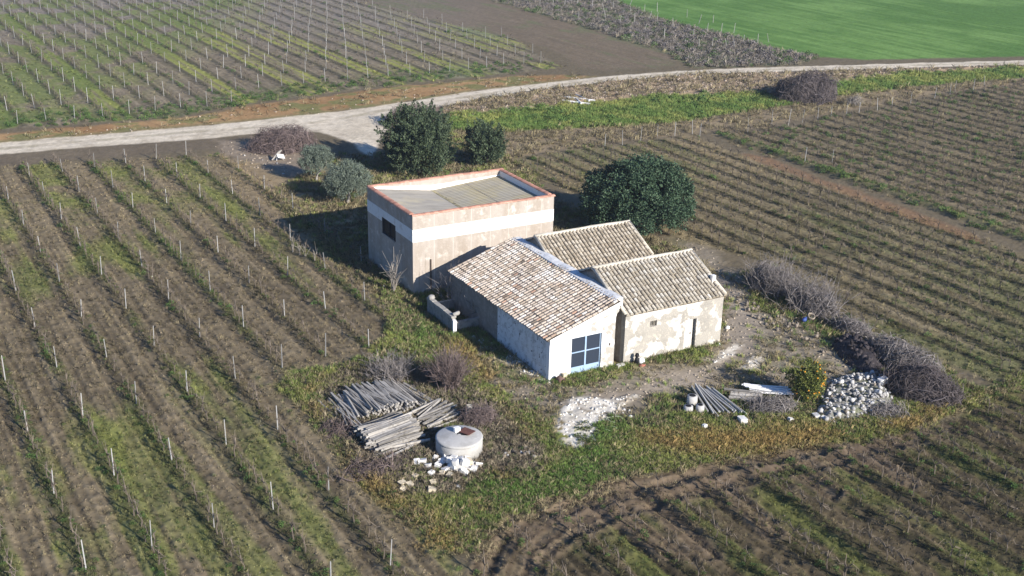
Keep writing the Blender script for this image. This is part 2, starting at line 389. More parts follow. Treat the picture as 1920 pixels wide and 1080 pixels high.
# ------------------------------------------------------------------ material helpers
def M(name, col=(0.5, 0.5, 0.5), rough=0.9, layers=(), bump=0.0, bscale=8.0, coord='Object', island=0.0, objrand=0.0, ramp=None, tint=None, attr=None, metallic=0.0, trans=0.0):
    """col mixed with layers [(colour, noise scale, threshold lo, hi, detail)], all from noise on the thing's own coordinates"""
    m = bpy.data.materials.new(name); m.use_nodes = True
    nt = m.node_tree; N = nt.nodes; Lk = nt.links
    b = N["Principled BSDF"]
    b.inputs['Roughness'].default_value = rough
    b.inputs['Metallic'].default_value = metallic
    b.inputs['Specular IOR Level'].default_value = 0.25
    tc = N.new("ShaderNodeTexCoord")
    cur = None
    if attr or tint:
        a = N.new("ShaderNodeAttribute"); a.attribute_name = attr or tint
        a.attribute_type = 'GEOMETRY' if attr else 'INSTANCER'
        cur = a.outputs['Color']
    elif ramp:
        r = N.new("ShaderNodeValToRGB")
        r.color_ramp.elements.remove(r.color_ramp.elements[1])
        r.color_ramp.interpolation = 'LINEAR'
        for i, (p, c) in enumerate(ramp):
            e = r.color_ramp.elements[0] if i == 0 else r.color_ramp.elements.new(p)
            e.position = p; e.color = (*c, 1)
        gi = N.new("ShaderNodeNewGeometry"); oi = N.new("ShaderNodeObjectInfo")
        ad = N.new("ShaderNodeMath"); ad.operation = 'ADD'
        Lk.new(gi.outputs['Random Per Island'], ad.inputs[0]); Lk.new(oi.outputs['Random'], ad.inputs[1])
        fr = N.new("ShaderNodeMath"); fr.operation = 'FRACT'
        Lk.new(ad.outputs[0], fr.inputs[0]); Lk.new(fr.outputs[0], r.inputs[0])
        cur = r.outputs[0]
    else:
        c = N.new("ShaderNodeRGB"); c.outputs[0].default_value = (*col, 1); cur = c.outputs[0]
    def mixc(fac, a_, bcol, socket=False, mode='MIX'):
        mx = N.new("ShaderNodeMix"); mx.data_type = 'RGBA'; mx.blend_type = mode
        if isinstance(fac, (int, float)): mx.inputs[0].default_value = fac
        else: Lk.new(fac, mx.inputs[0])
        Lk.new(a_, mx.inputs[6])
        if socket: Lk.new(bcol, mx.inputs[7])
        else: mx.inputs[7].default_value = (*bcol, 1)
        return mx.outputs[2]
    for lay in layers:
        lc, sc, lo, hi = lay[:4]
        det = lay[4] if len(lay) > 4 else 5
        stretch = lay[5] if len(lay) > 5 else None
        src = tc.outputs[coord]
        if stretch:
            mp = N.new("ShaderNodeMapping"); mp.inputs['Scale'].default_value = stretch
            Lk.new(src, mp.inputs[0]); src = mp.outputs[0]
        no = N.new("ShaderNodeTexNoise"); no.inputs['Scale'].default_value = sc; no.inputs['Detail'].default_value = det
        no.inputs['Roughness'].default_value = 0.6
        Lk.new(src, no.inputs['Vector'])
        mr = N.new("ShaderNodeMapRange"); mr.inputs[1].default_value = lo; mr.inputs[2].default_value = hi
        Lk.new(no.outputs[0], mr.inputs[0])
        cur = mixc(mr.outputs[0], cur, lc)
    if island:
        gi = N.new("ShaderNodeNewGeometry"); mr = N.new("ShaderNodeMapRange")
        mr.inputs[3].default_value = 1 - island; mr.inputs[4].default_value = 1 + island
        Lk.new(gi.outputs['Random Per Island'], mr.inputs[0])
        cm = N.new("ShaderNodeCombineColor")
        for i in range(3): Lk.new(mr.outputs[0], cm.inputs[i])
        cur = mixc(1.0, cur, cm.outputs[0], True, 'MULTIPLY')
    if objrand:
        oi = N.new("ShaderNodeObjectInfo"); mr = N.new("ShaderNodeMapRange")
        mr.inputs[3].default_value = 1 - objrand; mr.inputs[4].default_value = 1 + objrand
        Lk.new(oi.outputs['Random'], mr.inputs[0])
        cm = N.new("ShaderNodeCombineColor")
        for i in range(3): Lk.new(mr.outputs[0], cm.inputs[i])
        cur = mixc(1.0, cur, cm.outputs[0], True, 'MULTIPLY')
    Lk.new(cur, b.inputs['Base Color'])
    if bump:
        no = N.new("ShaderNodeTexNoise"); no.inputs['Scale'].default_value = bscale; no.inputs['Detail'].default_value = 6
        Lk.new(tc.outputs[coord], no.inputs['Vector'])
        bp = N.new("ShaderNodeBump"); bp.inputs['Strength'].default_value = 1.0; bp.inputs['Distance'].default_value = bump
        Lk.new(no.outputs[0], bp.inputs['Height']); Lk.new(bp.outputs[0], b.inputs['Normal'])
    if trans:
        b.inputs['Subsurface Weight'].default_value = 0
    return m

# ------------------------------------------------------------------ mesh helpers
def np_mesh(name, V, Fq, smooth_=False):
    """mesh from numpy: V (n,3), Fq (m,k) faces of one size, or a list of such arrays"""
    me = bpy.data.meshes.new(name)
    V = np.asarray(V, np.float32)
    arrs = Fq if isinstance(Fq, list) else [Fq]
    arrs = [np.asarray(a, np.int32) for a in arrs if len(a)]
    me.vertices.add(len(V)); me.vertices.foreach_set('co', V.ravel())
    loops = np.concatenate([a.ravel() for a in arrs])
    tot = np.concatenate([np.full(len(a), a.shape[1], np.int32) for a in arrs])
    start = np.concatenate([[0], np.cumsum(tot)[:-1]]).astype(np.int32)
    me.loops.add(len(loops)); me.loops.foreach_set('vertex_index', loops)
    me.polygons.add(len(tot)); me.polygons.foreach_set('loop_start', start); me.polygons.foreach_set('loop_total', tot)
    if smooth_: me.polygons.foreach_set('use_smooth', np.ones(len(tot), bool))
    me.update(calc_edges=True); me.validate()
    return me

COL = scene.collection.objects
def link(name, me, mat=None, parent=None, loc=None, rot=None, label=None, cat=None, group=None, kind=None):
    o = bpy.data.objects.new(name, me)
    COL.link(o)
    if mat is not None and me is not None and len(me.materials) == 0: me.materials.append(mat)
    if parent is not None: o.parent = parent
    if loc is not None: o.location = loc
    if rot is not None: o.rotation_euler = rot
    if label: o['label'] = label
    if cat: o['category'] = cat
    if group: o['group'] = group
    if kind: o['kind'] = kind
    return o
def empty(name, loc, rz=0.0, label=None, cat=None, group=None):
    return link(name, None, None, None, loc, (0, 0, rz), label, cat, group)

class MB:
    def __init__(s): s.v = []; s.f = []
    def add(s, vs, fs):
        b = len(s.v); s.v += [tuple(q) for q in vs]; s.f += [tuple(i + b for i in q) for q in fs]; return s
    def box(s, x0, x1, y0, y1, z0, z1):
        return s.add([(x0, y0, z0), (x1, y0, z0), (x1, y1, z0), (x0, y1, z0), (x0, y0, z1), (x1, y0, z1), (x1, y1, z1), (x0, y1, z1)],
                     [(0, 3, 2, 1), (4, 5, 6, 7), (0, 1, 5, 4), (1, 2, 6, 5), (2, 3, 7, 6), (3, 0, 4, 7)])
    def prism_y(s, pts, y0, y1):      # polygon in x,z extruded along y
        n = len(pts)
        vs = [(a, y0, b) for a, b in pts] + [(a, y1, b) for a, b in pts]
        fs = [tuple(range(n)), tuple(range(2 * n - 1, n - 1, -1))] + [(i, i + n, (i + 1) % n + n, (i + 1) % n) for i in range(n)]
        return s.add(vs, fs)
    def prism_x(s, pts, x0, x1):      # polygon in y,z extruded along x
        n = len(pts)
        vs = [(x0, a, b) for a, b in pts] + [(x1, a, b) for a, b in pts]
        fs = [tuple(range(n))[::-1], tuple(range(n, 2 * n))] + [(i, (i + 1) % n, (i + 1) % n + n, i + n) for i in range(n)]
        return s.add(vs, fs)
    def prism_z(s, pts, z0, z1):
        n = len(pts)
        vs = [(a, b, z0) for a, b in pts] + [(a, b, z1) for a, b in pts]
        fs = [tuple(range(n))[::-1], tuple(range(n, 2 * n))] + [(i, (i + 1) % n, (i + 1) % n + n, i + n) for i in range(n)]
        return s.add(vs, fs)
    def cyl(s, c, r0, r1, z0, z1, n=16):
        vs = [(c[0] + r0 * math.cos(2 * math.pi * i / n), c[1] + r0 * math.sin(2 * math.pi * i / n), z0) for i in range(n)]
        vs += [(c[0] + r1 * math.cos(2 * math.pi * i / n), c[1] + r1 * math.sin(2 * math.pi * i / n), z1) for i in range(n)]
        return s.add(vs, [tuple(range(n))[::-1], tuple(range(n, 2 * n))] + [(i, (i + 1) % n, (i + 1) % n + n, i + n) for i in range(n)])
    def lathe(s, prof, n=16, c=(0, 0)):
        vs = []
        for r, z in prof: vs += [(c[0] + r * math.cos(2 * math.pi * i / n), c[1] + r * math.sin(2 * math.pi * i / n), z) for i in range(n)]
        fs = []
        for k in range(len(prof) - 1):
            fs += [(k * n + i, k * n + (i + 1) % n, (k + 1) * n + (i + 1) % n, (k + 1) * n + i) for i in range(n)]
        fs += [tuple(range(n))[::-1], tuple(range((len(prof) - 1) * n, len(prof) * n))]
        return s.add(vs, fs)
    def tube(s, P, R, n=6):
        P = [Vector(p) for p in P]
        base = len(s.v); vs = []; fs = []
        for i, p in enumerate(P):
            d = (P[min(i + 1, len(P) - 1)] - P[max(i - 1, 0)]).normalized()
            a = d.cross(Vector((0, 0, 1)) if abs(d.z) < 0.9 else Vector((1, 0, 0))).normalized(); b = d.cross(a)
            vs += [tuple(p + (a * math.cos(2 * math.pi * k / n) + b * math.sin(2 * math.pi * k / n)) * R[i]) for k in range(n)]
        for i in range(len(P) - 1):
            fs += [(i * n + k, i * n + (k + 1) % n, (i + 1) * n + (k + 1) % n, (i + 1) * n + k) for k in range(n)]
        fs += [tuple(range(n))[::-1], tuple(range((len(P) - 1) * n, len(P) * n))]
        return s.add(vs, fs)
    def mesh(s, name, smooth_=False):
        me = bpy.data.meshes.new(name); me.from_pydata(s.v, [], s.f); me.update()
        if smooth_: me.polygons.foreach_set('use_smooth', [True] * len(me.polygons))
        return me
    def build(s, name, mat, parent=None, smooth_=False, **k):
        return link(name, s.mesh(name, smooth_), mat, parent, **k)

ICO_V = []; ICO_F = []
def _ico():
    t = (1 + 5 ** .5) / 2
    v = [(-1, t, 0), (1, t, 0), (-1, -t, 0), (1, -t, 0), (0, -1, t), (0, 1, t), (0, -1, -t), (0, 1, -t), (t, 0, -1), (t, 0, 1), (-t, 0, -1), (-t, 0, 1)]
    f = [(0, 11, 5), (0, 5, 1), (0, 1, 7), (0, 7, 10), (0, 10, 11), (1, 5, 9), (5, 11, 4), (11, 10, 2), (10, 7, 6), (7, 1, 8), (3, 9, 4), (3, 4, 2), (3, 2, 6), (3, 6, 8), (3, 8, 9), (4, 9, 5), (2, 4, 11), (6, 2, 10), (8, 6, 7), (9, 8, 1)]
    return np.array(v) / math.sqrt(1 + t * t), np.array(f)
ICO_V, ICO_F = _ico()
def rock_mesh(name, seed, sx=1, sy=0.8, sz=0.6, rough=0.28):
    r = np.random.default_rng(seed)
    V = ICO_V * (1 + (r.random((12, 1)) - 0.5) * 2 * rough) * np.array([sx, sy, sz])
    return np_mesh(name, V, ICO_F)
def block_mesh(name, seed, sx, sy, sz, j=0.12):
    r = np.random.default_rng(seed)
    V = []; c = 0.82
    for dz in (-1, 1):
        for (a, b) in ((-1, -c), (-c, -1), (c, -1), (1, -c), (1, c), (c, 1), (-c, 1), (-1, c)):
            V.append((a * sx / 2, b * sy / 2, dz * sz / 2 * c if False else dz * sz / 2))
    V = np.array(V) * (1 + (r.random((16, 3)) - 0.5) * 2 * j)
    F4 = [(i, (i + 1) % 8, (i + 1) % 8 + 8, i + 8) for i in range(8)]
    me = bpy.data.meshes.new(name)
    me.from_pydata([tuple(q) for q in V], [], F4 + [tuple(range(8))[::-1], tuple(range(8, 16))]); me.update()
    return me

def tubes_np(P, R, n=3):
    """P (N,k,3) polylines, R (N,k) radii -> verts, quads"""
    N, k, _ = P.shape
    D = np.empty_like(P); D[:, 1:-1] = P[:, 2:] - P[:, :-2]; D[:, 0] = P[:, 1] - P[:, 0]; D[:, -1] = P[:, -1] - P[:, -2]
    D /= np.linalg.norm(D, axis=2, keepdims=True) + 1e-9
    ref = np.where(np.abs(D[..., 2:3]) < 0.9, np.array([0, 0, 1.0]), np.array([1.0, 0, 0]))
    A = np.cross(D, ref); A /= np.linalg.norm(A, axis=2, keepdims=True) + 1e-9
    B = np.cross(D, A)
    an = np.arange(n) * 2 * math.pi / n
    V = P[:, :, None, :] + R[:, :, None, None] * (A[:, :, None, :] * np.cos(an)[None, None, :, None] + B[:, :, None, :] * np.sin(an)[None, None, :, None])
    idx = np.arange(N * k * n).reshape(N, k, n)
    a = idx[:, :-1, :]; b = np.roll(a, -1, 2); c = np.roll(idx[:, 1:, :], -1, 2); d = idx[:, 1:, :]
    F = np.stack([a, b, c, d], -1).reshape(-1, 4)
    return V.reshape(-1, 3), F

def leaves_np(C, D, L, W, r, curl=0.3):
    """leaf quads: centres, directions, length, width (arrays)"""
    N = len(C)
    D = D / (np.linalg.norm(D, axis=1, keepdims=True) + 1e-9)
    ref = r.normal(size=(N, 3)); S = np.cross(D, ref); S /= np.linalg.norm(S, axis=1, keepdims=True) + 1e-9
    L = np.broadcast_to(np.asarray(L, float).reshape(-1, 1), (N, 1)); W = np.broadcast_to(np.asarray(W, float).reshape(-1, 1), (N, 1))
    a = C - D * L / 2; b = C + S * W / 2; c = C + D * L / 2; d = C - S * W / 2
    V = np.stack([a, b, c, d], 1).reshape(-1, 3)
    F = np.arange(N * 4).reshape(N, 4)
    return V, F

def sphere_dirs(n, r, zmin=-1):
    z = r.uniform(zmin, 1, n); a = r.uniform(0, 2 * math.pi, n); q = np.sqrt(np.maximum(0, 1 - z * z))
    return np.stack([q * np.cos(a), q * np.sin(a), z], 1)

# ------------------------------------------------------------------ the ground: one sheet out to the horizon
def build_ground():
    nearrows = np.array([-400, -120, -30, 5, 22, 30, 35.0])
    q = np.linspace(0, 1, 800)
    fine = 38.0 + (250.0 - 38.0) * (q * 0.42 + 0.58 * q ** 2.1)
    far = np.array([256, 268, 290, 330, 400, 520, 800, 1500, 3000, 6000.0])
    Y = np.concatenate([nearrows, fine, far])
    t = np.linspace(-1, 1, 760)
    T = np.concatenate([[-400, -60, -12, -4, -2, -1.4, -1.15, -1.05], t, [1.05, 1.15, 1.4, 2, 4, 12, 60, 400]])
    wy = 25.5 + np.maximum(Y - 38, 0) * 0.455
    wy = np.where(Y > 250, 25.5 + 212 * 0.455, wy)
    X = wy[:, None] * T[None, :]
    YY = np.repeat(Y[:, None], len(T), 1)
    z, C, info = land(X.ravel(), YY.ravel())
    V = np.stack([X.ravel(), YY.ravel(), z], 1)
    nr, nc = X.shape
    idx = np.arange(nr * nc).reshape(nr, nc)
    F = np.stack([idx[:-1, :-1], idx[:-1, 1:], idx[1:, 1:], idx[1:, :-1]], -1).reshape(-1, 4)
    me = np_mesh("ground", V, F, True)
    at_ = me.attributes.new("soil", 'FLOAT_COLOR', 'POINT')
    at_.data.foreach_set('color', np.concatenate([C, np.ones((len(C), 1))], 1).astype(np.float32).ravel())
    m = M("ground", attr="soil", rough=1.0, bump=0.05, bscale=3.0)
    m.node_tree.nodes["Principled BSDF"].inputs['Specular IOR Level'].default_value = 0.05
    o = link("ground", me, m, kind='structure', label='vineyard soil, farm yard and dirt road all round the farm')
build_ground()

# ------------------------------------------------------------------ scatter by geometry nodes (only for what nobody could count)
PROTO = {}
def proto_obj(name, me, mat):
    o = bpy.data.objects.new(name, me); me.materials.append(mat); PROTO[name] = o; return o
def scatter(name, proto, P, rz, scl, tint, label, cat=None, tilt=0.15):
    n = len(P)
    if n == 0: return
    me = bpy.data.meshes.new(name)
    me.vertices.add(n); me.vertices.foreach_set('co', np.asarray(P, np.float32).ravel())
    a = me.attributes.new("turn", 'FLOAT_VECTOR', 'POINT')
    rot = np.stack([rng.normal(0, tilt, n), rng.normal(0, tilt, n), rz], 1).astype(np.float32); a.data.foreach_set('vector', rot.ravel())
    a = me.attributes.new("grow", 'FLOAT_VECTOR', 'POINT')
    s = np.asarray(scl, np.float32)
    if s.ndim == 1: s = np.repeat(s[:, None], 3, 1)
    a.data.foreach_set('vector', s.ravel().astype(np.float32))
    a = me.attributes.new("tint", 'FLOAT_COLOR', 'POINT')
    a.data.foreach_set('color', np.concatenate([tint, np.ones((n, 1))], 1).astype(np.float32).ravel())
    o = link(name, me, None, label=label, cat=cat, kind='stuff')
    ng = bpy.data.node_groups.new(name, 'GeometryNodeTree')
    ng.interface.new_socket("Geometry", in_out='INPUT', socket_type='NodeSocketGeometry')
    ng.interface.new_socket("Geometry", in_out='OUTPUT', socket_type='NodeSocketGeometry')
    gi = ng.nodes.new("NodeGroupInput"); go = ng.nodes.new("NodeGroupOutput")
    ip = ng.nodes.new("GeometryNodeInstanceOnPoints")
    oi = ng.nodes.new("GeometryNodeObjectInfo"); oi.inputs['Object'].default_value = proto; oi.inputs['As Instance'].default_value = True
    def na(nm, ty):
        q = ng.nodes.new("GeometryNodeInputNamedAttribute"); q.data_type = ty; q.inputs['Name'].default_value = nm
        return [s_ for s_ in q.outputs if s_.enabled][0]
    L = ng.links
    L.new(gi.outputs[0], ip.inputs['Points']); L.new(oi.outputs['Geometry'], ip.inputs['Instance'])
    L.new(na("turn", 'FLOAT_VECTOR'), ip.inputs['Rotation']); L.new(na("grow", 'FLOAT_VECTOR'), ip.inputs['Scale'])
    L.new(ip.outputs[0], go.inputs[0])
    md = o.modifiers.new("scatter", 'NODES'); md.node_group = ng
    return o

def in_view(x, y, z=0.0, m=0.03):
    dx = x - CAM[0]; dy = y - CAM[1]; dz = z - CAM[2]
    zz = dx * FWD[0] + dy * FWD[1] + dz * FWD[2]
    a = (dx * RGT[0] + dy * RGT[1] + dz * RGT[2]) / zz * FPX / 960
    b = (dx * UPV[0] + dy * UPV[1] + dz * UPV[2]) / zz * FPX / 540
    return (zz > 0) & (np.abs(a) < 1 + m) & (np.abs(b) < 1 + m * 1.8)

# ================================================================== BUILDINGS
def tile_mesh(name, L=0.42, r=0.095, n=6, joint=False):
    vs = []
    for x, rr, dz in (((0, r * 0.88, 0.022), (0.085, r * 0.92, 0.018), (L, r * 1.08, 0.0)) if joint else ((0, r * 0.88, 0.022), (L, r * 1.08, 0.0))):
        for i in range(n + 1):
            a = math.pi * i / n
            vs.append((x, rr * math.cos(a), dz + rr * 0.95 * math.sin(a)))
    k = n + 1
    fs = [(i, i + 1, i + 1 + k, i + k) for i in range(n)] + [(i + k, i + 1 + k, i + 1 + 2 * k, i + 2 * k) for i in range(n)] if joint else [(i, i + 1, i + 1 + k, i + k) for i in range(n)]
    e = (2 if joint else 1) * k
    fs += [tuple(range(k))[::-1], tuple(range(e, e + k)), (0, e, e + k - 1, k - 1)]
    me = bpy.data.meshes.new(name); me.from_pydata(vs, [], fs); me.update()
    if joint:
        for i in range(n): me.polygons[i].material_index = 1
    return me

def tile_roof(parent, p0, down, across, width, length, mat, step_a=0.24, step_l=0.365, limit=300, seed=1, sag=0.03, gap=0.108):
    """p0: top corner (local); down, across: unit vectors (local). tiles lie overlapping downhill"""
    r = random.Random(seed)
    p0 = Vector(p0); dn = Vector(down).normalized(); ac = Vector(across).normalized(); nm = dn.cross(ac)
    if nm.z < 0: nm = -nm
    ncol = int(round(width / step_a)); nrow = int(round(length / step_l))
    step_a = width / ncol; step_l = length / nrow
    spots = []
    for c in range(ncol):
        wob = r.uniform(-0.012, 0.012)
        for k in range(nrow):
            q = p0 + ac * ((c + 0.5) * step_a + wob + r.uniform(-0.012, 0.012)) + dn * (k * step_l + r.uniform(-0.03, 0.03) + 0.03)
            q = q + nm * (0.006 + sag * (fb1(c * 0.19 + seed, k * 0.23) - 0.5) + r.uniform(-0.006, 0.012))
            ang = r.gauss(0, 0.03); pit = r.gauss(0.045, 0.02)
            X = (dn * math.cos(ang) + ac * math.sin(ang) + nm * pit).normalized(); Zv = (nm - X * nm.dot(X)).normalized(); Yv = Zv.cross(X)
            spots.append((k, Matrix(((X.x, Yv.x, Zv.x, q.x), (X.y, Yv.y, Zv.y, q.y), (X.z, Yv.z, Zv.z, q.z), (0, 0, 0, 1)))))
    spots.sort(key=lambda s: -s[0])
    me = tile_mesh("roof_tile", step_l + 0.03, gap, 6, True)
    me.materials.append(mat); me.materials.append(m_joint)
    for k, mx in spots[:limit]:
        o = bpy.data.objects.new("roof_tile", me); COL.link(o); o.parent = parent; o.matrix_local = mx
    rest = spots[limit:]
    if rest:
        base = np.array([v.co[:] for v in me.vertices]); n = len(base)
        mb = MB(); fs = [tuple(p.vertices) for p in me.polygons]
        for k, mx in rest:
            A = np.array(mx); vs = base @ A[:3, :3].T + A[:3, 3]
            mb.add([tuple(v) for v in vs], fs)
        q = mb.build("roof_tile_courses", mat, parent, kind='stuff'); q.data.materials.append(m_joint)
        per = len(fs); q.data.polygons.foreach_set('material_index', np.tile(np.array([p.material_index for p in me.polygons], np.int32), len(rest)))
def fb1(a, b):
    return float(vnoise(np.array([a * 1.0]), np.array([b * 1.0]), 3)[0])

m_tall = M("cement_render", (0.42, 0.37, 0.32), layers=[((0.36, 0.305, 0.25), 0.9, 0.42, 0.62, 6, (1, 1, 0.25)), ((0.53, 0.475, 0.41), 2.3, 0.5, 0.72), ((0.34, 0.30, 0.25), 3.5, 0.62, 0.80, 6, (2.0, 2.0, 0.3)), ((0.42, 0.37, 0.31), 14, 0.5, 0.8), ((0.29, 0.25, 0.205), 1.6, 0.60, 0.72, 6, (2.2, 2.2, 0.16)), ((0.56, 0.51, 0.45), 1.1, 0.60, 0.66, 7)], bump=0.015, bscale=9)
m_band = M("white_lime_band", (0.80, 0.79, 0.76), layers=[((0.62, 0.58, 0.52), 2.0, 0.52, 0.72), ((0.50, 0.45, 0.39), 3.0, 0.62, 0.72, 6, (1.5, 1.5, 0.2))], bump=0.008, bscale=12)
m_white = M("white_paint", (0.78, 0.77, 0.74), layers=[((0.55, 0.52, 0.47), 3.0, 0.58, 0.75)])
m_cop = M("terracotta_coping", (0.47, 0.225, 0.155), layers=[((0.54, 0.31, 0.225), 5, 0.45, 0.65), ((0.36, 0.17, 0.11), 9, 0.6, 0.75)], objrand=0.24)
m_slab = M("grey_roof_sheet", (0.36, 0.335, 0.29), layers=[((0.29, 0.27, 0.235), 1.1, 0.42, 0.62, 6, (0.4, 2.5, 1)), ((0.40, 0.36, 0.27), 0.5, 0.5, 0.62), ((0.25, 0.23, 0.19), 6, 0.6, 0.75, 6, (0.25, 4, 1))], bump=0.01)
m_slaby = M("yellowed_roof_sheet", (0.33, 0.305, 0.235), layers=[((0.36, 0.31, 0.17), 0.45, 0.40, 0.60), ((0.27, 0.245, 0.20), 1.4, 0.5, 0.65, 6, (0.4, 2.5, 1))], bump=0.01)
m_black = M("dark_opening", (0.012, 0.012, 0.014), rough=0.6)
m_barnf = M("whitewashed_front", (0.80, 0.79, 0.765), layers=[((0.40, 0.37, 0.32), 0.75, 0.47, 0.52, 7), ((0.62, 0.58, 0.52), 2.2, 0.56, 0.66), ((0.80, 0.79, 0.76), 1.6, 0.60, 0.66, 7), ((0.36, 0.33, 0.29), 7, 0.68, 0.78)], bump=0.02, bscale=6)
m_barnw = M("whitewash_clean", (0.83, 0.82, 0.80), layers=[((0.70, 0.67, 0.63), 1.5, 0.60, 0.72)], bump=0.012, bscale=7)
m_barnl = M("whitewashed_rubble_wall", (0.76, 0.76, 0.75), layers=[((0.48, 0.47, 0.45), 2.5, 0.48, 0.66), ((0.09, 0.085, 0.08), 4.2, 0.62, 0.66, 3), ((0.74, 0.73, 0.71), 1.2, 0.55, 0.75)], bump=0.05, bscale=4)
m_rawl = M("bare_rubble_and_shaded_gable", (0.24, 0.215, 0.185), layers=[((0.34, 0.31, 0.27), 2.5, 0.45, 0.7), ((0.10, 0.09, 0.08), 6, 0.62, 0.72)], bump=0.05, bscale=5)
m_house = M("flaking_house_render", (0.37, 0.345, 0.30), layers=[((0.30, 0.28, 0.245), 0.8, 0.45, 0.60, 6), ((0.66, 0.62, 0.56), 0.9, 0.505, 0.545, 7), ((0.50, 0.45, 0.37), 2.6, 0.57, 0.62, 6), ((0.27, 0.25, 0.215), 5, 0.66, 0.74), ((0.55, 0.50, 0.42), 12, 0.55, 0.7)], bump=0.02, bscale=5)
m_mortar = M("pale_mortar", (0.55, 0.50, 0.41), layers=[((0.42, 0.385, 0.31), 3, 0.45, 0.65), ((0.64, 0.61, 0.55), 6, 0.55, 0.7)], bump=0.03, bscale=7)
m_flash = M("whitewashed_flashing", (0.70, 0.70, 0.69), layers=[((0.55, 0.53, 0.50), 3, 0.5, 0.7)], bump=0.03, bscale=6)
m_rbase = M("old_roof_bed", (0.12, 0.10, 0.08), layers=[((0.12, 0.10, 0.08), 3, 0.45, 0.65)], bump=0.02)
m_joint = M("lichen_and_shadow_joint", (0.21, 0.175, 0.135), layers=[((0.34, 0.295, 0.23), 5, 0.52, 0.66)])  # uphill tile collar: joint lichen plus the upper tile's shadow, put into the colour
m_tileA = M("mixed_clay_tile", ramp=[(0.0, (0.37, 0.295, 0.225)), (0.13, (0.48, 0.395, 0.31)), (0.30, (0.54, 0.46, 0.375)), (0.50, (0.62, 0.54, 0.455)), (0.62, (0.44, 0.36, 0.285)), (0.78, (0.70, 0.64, 0.565)), (0.90, (0.31, 0.245, 0.185)), (0.945, (0.50, 0.32, 0.23)), (0.965, (0.13, 0.105, 0.08)), (1.0, (0.44, 0.36, 0.285))],
            layers=[((0.235, 0.20, 0.15), 2.0, 0.56, 0.70), ((0.66, 0.62, 0.56), 0.5, 0.53, 0.64), ((0.38, 0.33, 0.25), 0.4, 0.54, 0.66)], bump=0.006, bscale=25)
m_tileB = M("weathered_grey_tile", ramp=[(0.0, (0.380, 0.310, 0.215)), (0.2, (0.500, 0.425, 0.310)), (0.45, (0.590, 0.506, 0.383)), (0.62, (0.420, 0.344, 0.245)), (0.82, (0.650, 0.573, 0.447)), (0.94, (0.270, 0.220, 0.155)), (1.0, (0.500, 0.415, 0.297))],
            layers=[((0.26, 0.235, 0.18), 4.0, 0.58, 0.70)], bump=0.006, bscale=25)
m_tileC = M("lime_stained_grey_tile", ramp=[(0.0, (0.390, 0.329, 0.237)), (0.2, (0.530, 0.463, 0.353)), (0.45, (0.630, 0.563, 0.447)), (0.62, (0.440, 0.377, 0.280)), (0.82, (0.710, 0.654, 0.550)), (0.94, (0.280, 0.239, 0.172)), (1.0, (0.530, 0.454, 0.335))],
            layers=[((0.30, 0.275, 0.22), 4.0, 0.60, 0.70)], bump=0.006, bscale=25)
m_blue = M("pale_blue_iron", (0.33, 0.45, 0.60), rough=0.55, layers=[((0.42, 0.52, 0.64), 5, 0.5, 0.7)])
m_glass = M("dark_glass", (0.035, 0.045, 0.065), rough=0.25)
m_pipe = M("brown_pipe", (0.10, 0.075, 0.06), rough=0.7)
m_door = M("bleached_door", (0.66, 0.62, 0.57), layers=[((0.46, 0.42, 0.37), 2.5, 0.52, 0.64, 6, (3, 1, 0.5))])
m_stonecap = M("lime_capstone", (0.35, 0.335, 0.305), layers=[((0.30, 0.285, 0.26), 3, 0.48, 0.66)], bump=0.03)

# ---- tall flat building
HT = 5.52
tall = empty("tall_building", farm(-6.35, 15.42), YAW, "tall beige rendered building with a white band and an orange-rimmed sunken roof", "building")
W, D, T = 10.72, 7.62, 0.28
mb = MB()
mb.box(0, W, 0, T, -0.3, HT - 0.08); mb.build("front_wall", m_tall, tall)
MB().box(T, W - T, D - T, D, -0.3, HT - 0.08).build("back_wall", m_tall, tall)
MB().box(W - T, W, T, D, -0.3, HT - 0.08).build("side_wall", m_tall, tall)
mb = MB()
wy0, wy1, wz0, wz1 = 2.75, 5.05, 2.82, 3.95
mb.box(0, T, T, wy0, -0.3, HT - 0.08).box(0, T, wy1, D, -0.3, HT - 0.08).box(0, T, wy0, wy1, -0.3, wz0).box(0, T, wy0, wy1, wz1, HT - 0.08)
mb.build("side_wall", m_tall, tall)
# shallow joints between the render panels of the front
mb = MB()
for i, x in enumerate((1.55, 2.95, 4.3, 5.75, 7.15, 8.6, 9.75)):
    mb.box(x - 0.02, x + 0.02, -0.005, 0.004, 0.0, 3.62).box(x - 0.02, x + 0.02, -0.005, 0.004, 4.54, HT - 0.1)
mb.build("render_joint", M("render_joint", (0.56, 0.51, 0.45)), tall)
b0, b1 = 3.64, 4.50
mb = MB().box(-0.012, W + 0.012, -0.012, 0.0, b0, b1).box(-0.012, W + 0.012, D, D + 0.012, b0, b1).box(W, W + 0.012, 0, D, b0, b1)
mb.box(-0.012, 0, 0, wy0, b0, b1).box(-0.012, 0, wy1, D, b0, b1).box(-0.012, 0, wy0, wy1, wz1 + 0.02, b1)
mb.build("white_band", m_band, tall)
win = MB().box(0.10, 0.16, wy0, wy1, wz0, wz1).build("window", m_black, tall)
MB().box(0.02, 0.10, wy0, wy0 + 0.07, wz0, wz1).box(0.02, 0.10, wy1 - 0.07, wy1, wz0, wz1).box(0.02, 0.10, wy0 + 0.07, wy1 - 0.07, wz0, wz0 + 0.07).box(0.02, 0.10, wy0 + 0.07, wy1 - 0.07, wz1 - 0.07, wz1).box(0.02, 0.10, (wy0 + wy1) / 2 - 0.03, (wy0 + wy1) / 2 + 0.03, wz0 + 0.07, wz1 - 0.07).build("window_frame", M("dark_frame", (0.04, 0.035, 0.035)), win)
